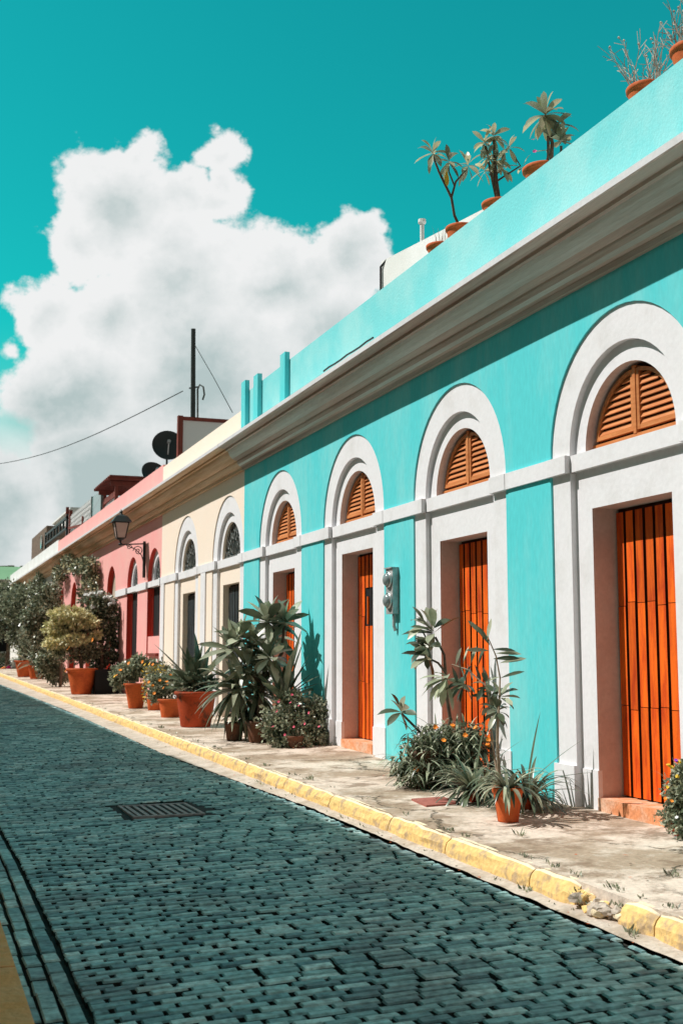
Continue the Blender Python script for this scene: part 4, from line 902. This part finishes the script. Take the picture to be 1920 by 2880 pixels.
# 8. far pots and trees
for (x_, y_, rb_, rt_, hh, lab) in ((4.4, 47.2, .30, .43, .62, 'far terracotta pot of spiky grey-green leaves, leftmost on the pavement'), (4.55, 44.6, .24, .33, .50, 'far terracotta pot half hidden by the low silvery bush')):
    c0 = Vector((x_, y_, zp(x_, y_))); t = thing('potted_plant', lab, 'plant', c0, PG); pot(t, c0, rb_, rt_, hh); m = MB()
    rosette(m, c0 + Vector((0, 0, hh)), 40, .9, .07, 85, 0, .4, 'strap', mis=(0, 0, 1)); cloudleaves(m, [(c0 + Vector((0, 0, hh + .35)), (.42, .42, .4)), (c0 + Vector((-.1, 0, hh + .9)), (.3, .3, .4))], 1200, .11, .055, (0, 0, 1)); foliage(m, t)
def tree(base, blobs, n, lab, trunk=.11, ll=.15, mis=(0, 0, 1)):
    t = thing('tree', lab, 'tree', base, 'street trees at the far end of the pavement'); m = MB(); base = Vector(base)
    top = Vector(blobs[0][0]); m.tube([base, base.lerp(top, .4) + Vector((.08, 0, 0)), base.lerp(top, .8)], [trunk, trunk * .8, trunk * .5], 8)
    for b_ in blobs[1:]: m.tube([base.lerp(top, .45), Vector(b_[0])], [trunk * .45, trunk * .15], 6)
    m.build('trunk', M['stem'], t); m = MB(); cloudleaves(m, blobs, n, ll, ll * .5, mis); foliage(m, t, 'crown')
d1 = 42
tree((4.9, 43.0, zp(4.9, 43)), [(Z1(560, 620, d1), (.75, .8, .75)), (Z1(420, 800, d1), (.6, .6, .7)), (Z1(640, 800, d1), (.6, .6, .7)), (Z1(480, 1000, d1), (.55, .6, .6)), (Z1(600, 470, d1), (.4, .4, .4)), (Z1(640, 1080, d1), (.45, .5, .5))], 9000, 'dense dark street tree directly left of the yellow-green bush', ll=.13)
d1 = 50
tree((4.8, 51.5, zp(4.8, 51.5)), [(Z1(330, 560, d1), (.9, .9, .8)), (Z1(180, 640, d1), (.9, .9, .8)), (Z1(470, 440, d1), (.5, .5, .8)), (Z1(320, 820, d1), (.9, .9, .8)), (Z1(240, 1010, d1), (.6, .6, .6)), (Z1(480, 320, d1), (.2, .2, .4))], 9500, 'second dark street tree with a thin pointed top, in front of the white house', ll=.15)
d1 = 58
tree((4.7, 60, zp(4.7, 60)), [(Z1(90, 560, d1), (1.3, 1.2, 1.1)), (Z1(-60, 600, d1), (1.3, 1.2, 1.2)), (Z1(60, 760, d1), (1.1, 1, .9)), (Z1(200, 500, d1), (.9, .9, .7)), (Z1(-60, 850, d1), (1, 1, 1))], 9500, 'broad dark tree at the left edge in front of the green building', ll=.17)
# flowers at the far end
c0 = Vector((5.0, 62, zp(5, 62))); t = thing('flower_bed', 'dark low planting with magenta and orange blooms at the far end of the pavement', 'plant', c0); m = MB()
d1 = 58.0; cloudleaves(m, [(Z1(40, 1370, d1), (.9, .5, .5)), (Z1(150, 1400, d1), (.7, .4, .3)), (Z1(-120, 1330, d1), (1.0, .5, .7))], 1800, .15, .08, (1,))
foliage(m, t); m = MB()
for (a_, b_, k_) in ((120, 1395, 8), (45, 1400, 6), (180, 1350, 7), (190, 1300, 7)):
    for k in range(8): flower(m, Z1(a_ + U(-22, 22), b_ + U(-14, 14), d1 - .75), .12, k_)
bloom(m, t)
# 9. shrub at right edge
c0 = Vector((5.42, 7.52, 0)); c0.z = zp(5.42, 7.52); dd = 8.75
t = thing('potted_plant', 'grey-green flowering bush cut by the right edge beside the nearest orange door', 'plant', c0, PG)
ZE = zoomer(1520, 1900, 3.92)
pot(t, c0, .05, .065, .09, M['terrad']); m = MB(); cloudleaves(m, [(c0 + Vector((-.05, -.1, .09)), (.16, .16, .12)), (c0 + Vector((0, .1, .12)), (.14, .14, .12))], 1500, .036, .022, (0, 0, 1), .1)
cloudleaves(m, [(ZE(1540, 1280, dd), (.15, .15, .17)), (ZE(1680, 1300, dd), (.22, .2, .22)), (ZE(1560, 1060, dd), (.07, .1, .08)), (ZE(1700, 1050, dd), (.16, .16, .14)), (ZE(1520, 1440, dd), (.10, .12, .10))], 6000, .036, .022, (0, 0, 0, 1), .1)
for k in range(16): leaf(m, ZE(1560, 1300, dd), (U(-1, 1), U(-1, 1), U(.2, 1.5)), U(.15, .3), .012, .2, 4, 0, 'strap')
foliage(m, t); m = MB()
for a_, b_, k_ in ((1485, 935, 10), (1400, 985, 9), (1370, 1360, 6), (1440, 1385, 6), (1500, 1110, 9), (1520, 950, 9), (1440, 1010, 9), (1495, 1565, 7), (1390, 1230, 9)): flower(m, ZE(a_, b_, dd - .17), .016, k_, 6); flower(m, ZE(a_ + 9, b_ + 6, dd - .17), .013, k_, 6)
bloom(m, t)
# 10. roof plants: pots on parapet top
def roofpot(u_, x_, lab, rb_, rt_, hh, nm='potted_plumeria'):
    pass
XRP = 5.72; ZT = 6.62; dz0 = 6.64
def rp(lab, y_, dims, build, x_=5.66):
    c = Vector((x_ + .10, y_ + .02, 6.625)); t = thing('rooftop_pot_plant', lab, 'plant', c, RG); pot(t, c, *dims); build(c, t)
def b1(c, t):
    d_ = (c - ORG).dot(FW) + .02; m = MB(); bs = c + Vector((0, 0, dims1[2] - .03)); fk = ZR(213, 530, d_)
    m.tube([bs, ZR(228, 620, d_), fk, ZR(150, 400, d_), ZR(120, 320, d_)], [.018, .016, .016, .013, .011], 7); m.tube([fk, ZR(235, 450, d_), ZR(290, 385, d_)], [.014, .012, .01], 7); m.tube([ZR(228, 470, d_), ZR(200, 400, d_), ZR(200, 360, d_)], [.011, .01, .008], 6); m.build('stem', M['stem'], t); m = MB()
    rosette(m, ZR(118, 312, d_), 13, .24, .055, 75, -60, .5, 'ovate', mis=(3, 3, 0)); rosette(m, ZR(200, 355, d_), 11, .22, .05, 75, -50, .5, 'ovate', mis=(3, 0)); rosette(m, ZR(295, 375, d_), 13, .24, .055, 75, -60, .5, 'ovate', mis=(3, 3, 0))
    leaf(m, ZR(190, 390, d_ - .05), (0, 0, -1), .2, .06, 0, 5, 4, 'ovate', twist=.6); foliage(m, t, 'leaves')
dims1 = (.13, .165, .24); rp('forked rooftop plumeria with three leafy heads and one yellow leaf, leftmost on the parapet', 11.72, dims1, b1)
def b0_(c, t):
    m = MB()
    for k in range(26): leaf(m, c + Vector((U(-.08, .08), U(-.08, .08), .12)), (U(-.4, .4), U(-.4, .4), 1), U(.1, .3), .006, .1, 4, 0, 'strap')
    m.build('dry_stems', [M['dry']], t)
rp('shallow rooftop pot with only thin dry stalks, in front of the leftmost plumeria', 12.12, (.12, .15, .15), b0_, 5.58)
def b2(c, t):
    d_ = (c - ORG).dot(FW) + .02; m = MB(); bs = c + Vector((0, 0, .15))
    m.tube([bs, ZR(437, 450, d_), ZR(430, 330, d_), ZR(425, 230, d_)], [.035, .026, .018, .012], 7); m.tube([bs, ZR(410, 400, d_), ZR(385, 270, d_)], [.022, .014, .01], 7); m.tube([ZR(437, 450, d_), ZR(560, 370, d_), ZR(510, 290, d_)], [.012, .01, .008], 6); m.build('stem', M['stem'], t); m = MB()
    for a_, b_, n_ in ((425, 225, 13), (378, 260, 12), (440, 350, 15), (505, 285, 11), (400, 330, 10), (470, 390, 9), (380, 400, 8), (575, 385, 4)): rosette(m, ZR(a_, b_, d_), n_, .19, .045, 70, -60, .5, 'ovate', mis=(3, 3, 0))
    foliage(m, t, 'leaves')
rp('bushy rooftop plumeria with many small heads, second plumeria from the left on the parapet', 10.80, (.13, .17, .19), b2)
def b3(c, t):
    d_ = (c - ORG).dot(FW) - .2; m = MB()
    q = ZR(715, 360, d_); m.tube([c + Vector((0, 0, .15)), q, ZR(720, 250, d_), ZR(685, 125, d_)], [.03, .022, .018, .014], 7); m.tube([c + Vector((.02, 0, .15)), ZR(700, 320, d_), ZR(700, 220, d_)], .014, 6); m.tube([q, ZR(765, 300, d_), ZR(765, 270, d_)], .014, 6); m.build('stem', M['stem'], t); m = MB()
    rosette(m, ZR(685, 120, d_), 22, .29, .07, 75, -70, .45, 'ovate', mis=(3, 3, 0)); rosette(m, ZR(760, 250, d_), 12, .22, .065, 75, -20, .3, 'ovate', mis=(3, 0)); rosette(m, ZR(750, 170, d_), 10, .22, .06, 60, -60, .4, 'ovate', mis=(0, 1))
    leaf(m, ZR(640, 160, d_ - .1), (-.1, 0, -1), .16, .05, 0, 5, 4, 'ovate', twist=.5); foliage(m, t, 'leaves'); m = MB()
    flower(m, ZR(625, 238, d_ - .1), .025, 5); flower(m, ZR(632, 298, d_ - .1), .025, 8); bloom(m, t); m = MB(); m.tube([ZR(632, 298, d_), ZR(690, 290, d_), ZR(715, 340, d_)], .004, 4, 3); m.build('flower_stalk', FO, t)
rp('tall rooftop plumeria with a dense crown and pink blooms in a wide-rimmed pot', 9.86, (.13, .19, .20), b3)
for (y_, lab, dims) in ((8.08, 'rooftop pot of bare dried branches near the top right corner', (.12, .155, .2)), (7.45, 'rooftop pot with leafless twigs cut by the right edge', (.12, .16, .24))):
    def bd(c, t):
        m = MB()
        for k in range(30):
            a = U(0, 6.28); p = c + Vector((math.cos(a) * .1, math.sin(a) * .1, .15)); d_ = Vector((math.cos(a) * .2, math.sin(a) * .22, 1)).normalized(); pts = [p]; hgt = U(.25, .6)
            for q in range(6): d_ = (d_ + rv() * .22).normalized(); pts.append(pts[-1] + d_ * hgt / 6)
            m.tube(pts, [.006, .005, .005, .004, .004, .003, .003], 4)
            for q in range(3): s_ = pts[random.randint(2, 5)]; m.tube([s_, s_ + (d_ + rv() * .9).normalized() * U(.05, .16)], .003, 3)
            if rnd() < .5: m.lathe(pts[-1], [(.001, -.012), (.013, 0), (.001, .014)], 6, 0)
        m.build('dry_branches', M['dry'], t)
    rp(lab, y_, dims, bd, 5.64)

# ================================================================ SKY
w = bpy.data.worlds.new('World'); sc.world = w; w.use_nodes = True; t = w.node_tree; t.nodes.clear()
SUN = Vector((-1, .45, 1.35)).normalized(); EL = math.asin(SUN.z); AZ = math.atan2(SUN.x, SUN.y)
STR = .1
out = N(t, 'OutputWorld'); bg = N(t, 'Background'); L(t, bg.outputs[0], out.inputs[0]); bg.inputs[1].default_value = STR
sky = N(t, 'TexSky', sky_type='NISHITA', sun_disc=False, sun_elevation=EL, sun_rotation=AZ, altitude=0, air_density=1., dust_density=.6, ozone_density=1.5)
tc = N(t, 'TexCoord'); D = tc.outputs['Generated']
def dot(vec):
    n = N(t, 'VectorMath', operation='DOT_PRODUCT'); n.inputs[1].default_value = vec; L(t, D, n.inputs[0]); return n.outputs['Value']
def mth(op, a, b=None, c=None):
    n = N(t, 'Math', operation=op)
    for i, q in enumerate((a, b, c)):
        if q is None: continue
        if isinstance(q, (int, float)): n.inputs[i].default_value = q
        else: L(t, q, n.inputs[i])
    return n.outputs[0]
def mr(a, f0, f1, t0, t1, smooth=False):
    n = N(t, 'MapRange'); n.interpolation_type = 'SMOOTHSTEP' if smooth else 'LINEAR'
    for i, q in enumerate((f0, f1, t0, t1)): n.inputs[i + 1].default_value = q
    L(t, a, n.inputs[0]); return n.outputs[0]
fh = dot((sy, cy, 0)); fhc = mth('MAXIMUM', fh, .05)
a_ = mth('DIVIDE', dot((cy, -sy, 0)), fhc); b_ = mth('DIVIDE', dot((0, 0, 1)), fhc)
cmb = N(t, 'CombineXYZ'); L(t, a_, cmb.inputs[0]); L(t, b_, cmb.inputs[1]); P = cmb.outputs[0]
def noi(vec, s, d=9, r=.6, dist=0.):
    n = N(t, 'TexNoise'); n.inputs['Scale'].default_value = s; n.inputs['Detail'].default_value = d; n.inputs['Roughness'].default_value = r; n.inputs['Distortion'].default_value = dist; L(t, vec, n.inputs['Vector']); return n
nw = noi(P, 9, 6, .6); wv = N(t, 'VectorMath', operation='MULTIPLY_ADD'); wv.inputs[1].default_value = (.075, .075, 0); L(t, nw.outputs[1], wv.inputs[0])
ofs = N(t, 'VectorMath', operation='ADD'); ofs.inputs[1].default_value = (-.0375, -.0375, 0); L(t, P, ofs.inputs[0]); L(t, ofs.outputs[0], wv.inputs[2]); PW = wv.outputs[0]
def ab(x, y):
    r = FW + RT * ((x * 1.2245 - 960) / f) - UP * ((y * 1.2245 - 1440) / f); q = r.dot(Vector((sy, cy, 0))); return r.dot(R0) / q, r.z / q
K = 1.2245 / f
blobs = [(290, 470, 185), (190, 540, 110), (330, 345, 62), (518, 340, 72), (522, 405, 62), (490, 455, 75), (430, 440, 90), (110, 700, 100), (130, 620, 40), (420, 640, 230), (640, 640, 150), (800, 580, 105), (720, 600, 100), (860, 610, 70), (30, 790, 45), (480, 860, 330), (180, 900, 190), (250, 730, 150), (440, 400, 60), (480, 350, 45), (548, 320, 30), (485, 285, 22), (760, 800, 200), (240, 1120, 190), (-60, 1180, 190), (480, 1180, 260)]
cur = None
for x, y, r in blobs:
    ca, cb_ = ab(x, y); n = N(t, 'VectorMath', operation='DISTANCE'); n.inputs[1].default_value = (ca, cb_, 0); L(t, PW, n.inputs[0])
    v = mth('MULTIPLY_ADD', n.outputs['Value'], -1 / (r * K), 1.); v = mth('MULTIPLY', v, min(1, r / 130))
    cur = v if cur is None else mth('SMOOTH_MAX', cur, v, .06)
fb = noi(P, 22, 11, .62); fb2 = noi(P, 5, 8, .55)
dens = mth('ADD', cur, mth('MULTIPLY', mth('SUBTRACT', fb.outputs[0], .5), .85)); dens = mth('ADD', dens, mth('MULTIPLY', mth('SUBTRACT', fb2.outputs[0], .5), .35))
ca, cb_ = ab(50, 1000); n = N(t, 'VectorMath', operation='DISTANCE'); n.inputs[1].default_value = (ca, cb_, 0); L(t, PW, n.inputs[0])
hole = mr(n.outputs['Value'], 30 * K, 75 * K, .55, 0, True)
alpha = mr(dens, -.02, .16, 0, 1, True); alpha = mth('MAXIMUM', mth('SUBTRACT', alpha, hole), 0); alpha = mth('MAXIMUM', alpha, mr(b_, .24, .15, 0, 1, True))
front = mr(fh, .35, .5, 0, 1, True)
# clouds outside the view, added as warm fill light
gn = noi(D, 1.9, 10, .6, .3); galpha = mr(gn.outputs[0], .46, .58, 0, .92, True)
mixa = N(t, 'Mix', data_type='FLOAT'); L(t, front, mixa.inputs[0]); L(t, galpha, mixa.inputs[2]); L(t, alpha, mixa.inputs[3]); ALPHA = mixa.outputs[0]
# brightness of cloud
nb = noi(P, 4.5, 6, .55); br = mth('ADD', mr(dens, .1, .95, -.1, .78), mth('MULTIPLY', mth('SUBTRACT', nb.outputs[0], .5), 1.5))
low = mr(b_, .33, .12, 0, .34); br = mth('ADD', br, low); br = mth('ADD', br, mth('MULTIPLY', mth('SUBTRACT', noi(P, 16, 9, .65).outputs[0], .5), .9))
cr2 = N(t, 'ValToRGB'); e = cr2.color_ramp.elements; e[0].position = .1; e[0].color = (.87, .88, .88, 1); e[1].position = .95; e[1].color = (.46, .56, .56, 1); k = e.new(.5); k.color = (.72, .76, .76, 1)
L(t, br, cr2.inputs[0])
cs = N(t, 'VectorMath', operation='SCALE'); cs.inputs['Scale'].default_value = 1 / STR; L(t, cr2.outputs[0], cs.inputs[0])
gc = N(t, 'RGB'); gc.outputs[0].default_value = (.40 / STR, .27 / STR, .21 / STR, 1)
mc = N(t, 'Mix', data_type='RGBA'); L(t, front, mc.inputs[0]); L(t, gc.outputs[0], mc.inputs[6]); L(t, cs.outputs[0], mc.inputs[7])
# teal tropical sky: the Nishita sky pulled to turquoise
tint = N(t, 'Mix', data_type='RGBA', blend_type='MULTIPLY'); tint.inputs[0].default_value = 1; L(t, sky.outputs[0], tint.inputs[6]); tint.inputs[7].default_value = (.05, 1.60, 1.02, 1)
haze = mr(b_, .0, .30, .75, 0, True); hm = N(t, 'Mix', data_type='RGBA'); L(t, haze, hm.inputs[0]); L(t, tint.outputs[2], hm.inputs[6]); hm.inputs[7].default_value = (.55 / STR, .68 / STR, .66 / STR, 1)
fin = N(t, 'Mix', data_type='RGBA'); L(t, ALPHA, fin.inputs[0]); 
bk = N(t, 'Mix', data_type='RGBA', blend_type='MULTIPLY'); bk.inputs[0].default_value = 1; L(t, hm.outputs[2], bk.inputs[6])
fz = mth('MAXIMUM', front, mr(dot((0, 0, 1)), .62, .88, 0, 1, True)); bw = N(t, 'Mix', data_type='RGBA'); L(t, fz, bw.inputs[0]); bw.inputs[6].default_value = (1., .28, .30, 1); bw.inputs[7].default_value = (1, 1, 1, 1); L(t, bw.outputs[2], bk.inputs[7])  # unseen back sky darkened to deepen facade shade, zenith kept bright
L(t, bk.outputs[2], fin.inputs[6]); L(t, mc.outputs[2], fin.inputs[7])
L(t, fin.outputs[2], bg.inputs[0])
w.cycles.sampling_method = 'MANUAL'; w.cycles.sample_map_resolution = 512
sl = bpy.data.lights.new('sun', 'SUN'); sl.energy = 5.0; sl.angle = math.radians(.53); sl.color = (1, .955, .90)
so = bpy.data.objects.new('sun', sl); COL.objects.link(so); so.rotation_euler = (-SUN).to_track_quat('-Z', 'Y').to_euler(); so.location = (-20, 10, 30)

# ================================================================ CAMERA
cam = bpy.data.cameras.new('camera'); co = bpy.data.objects.new('camera', cam); COL.objects.link(co); sc.camera = co
cam.sensor_fit = 'VERTICAL'; cam.sensor_height = 36; cam.sensor_width = 24; cam.lens = f / H0 * 36
from mathutils import Matrix
co.matrix_world = Matrix(((RT.x, UP.x, -FW.x, ORG.x), (RT.y, UP.y, -FW.y, ORG.y), (RT.z, UP.z, -FW.z, ORG.z), (0, 0, 0, 1)))
cam.clip_end = 3000; cam.clip_start = .05
cam.dof.use_dof = True; cam.dof.focus_distance = 10.5; cam.dof.aperture_fstop = 4.0
sc.view_settings.view_transform = 'Standard'; sc.view_settings.look = 'None'; sc.view_settings.exposure = 0; sc.view_settings.gamma = 1
for o in bpy.data.objects:
    if '_o' in o: del o['_o']
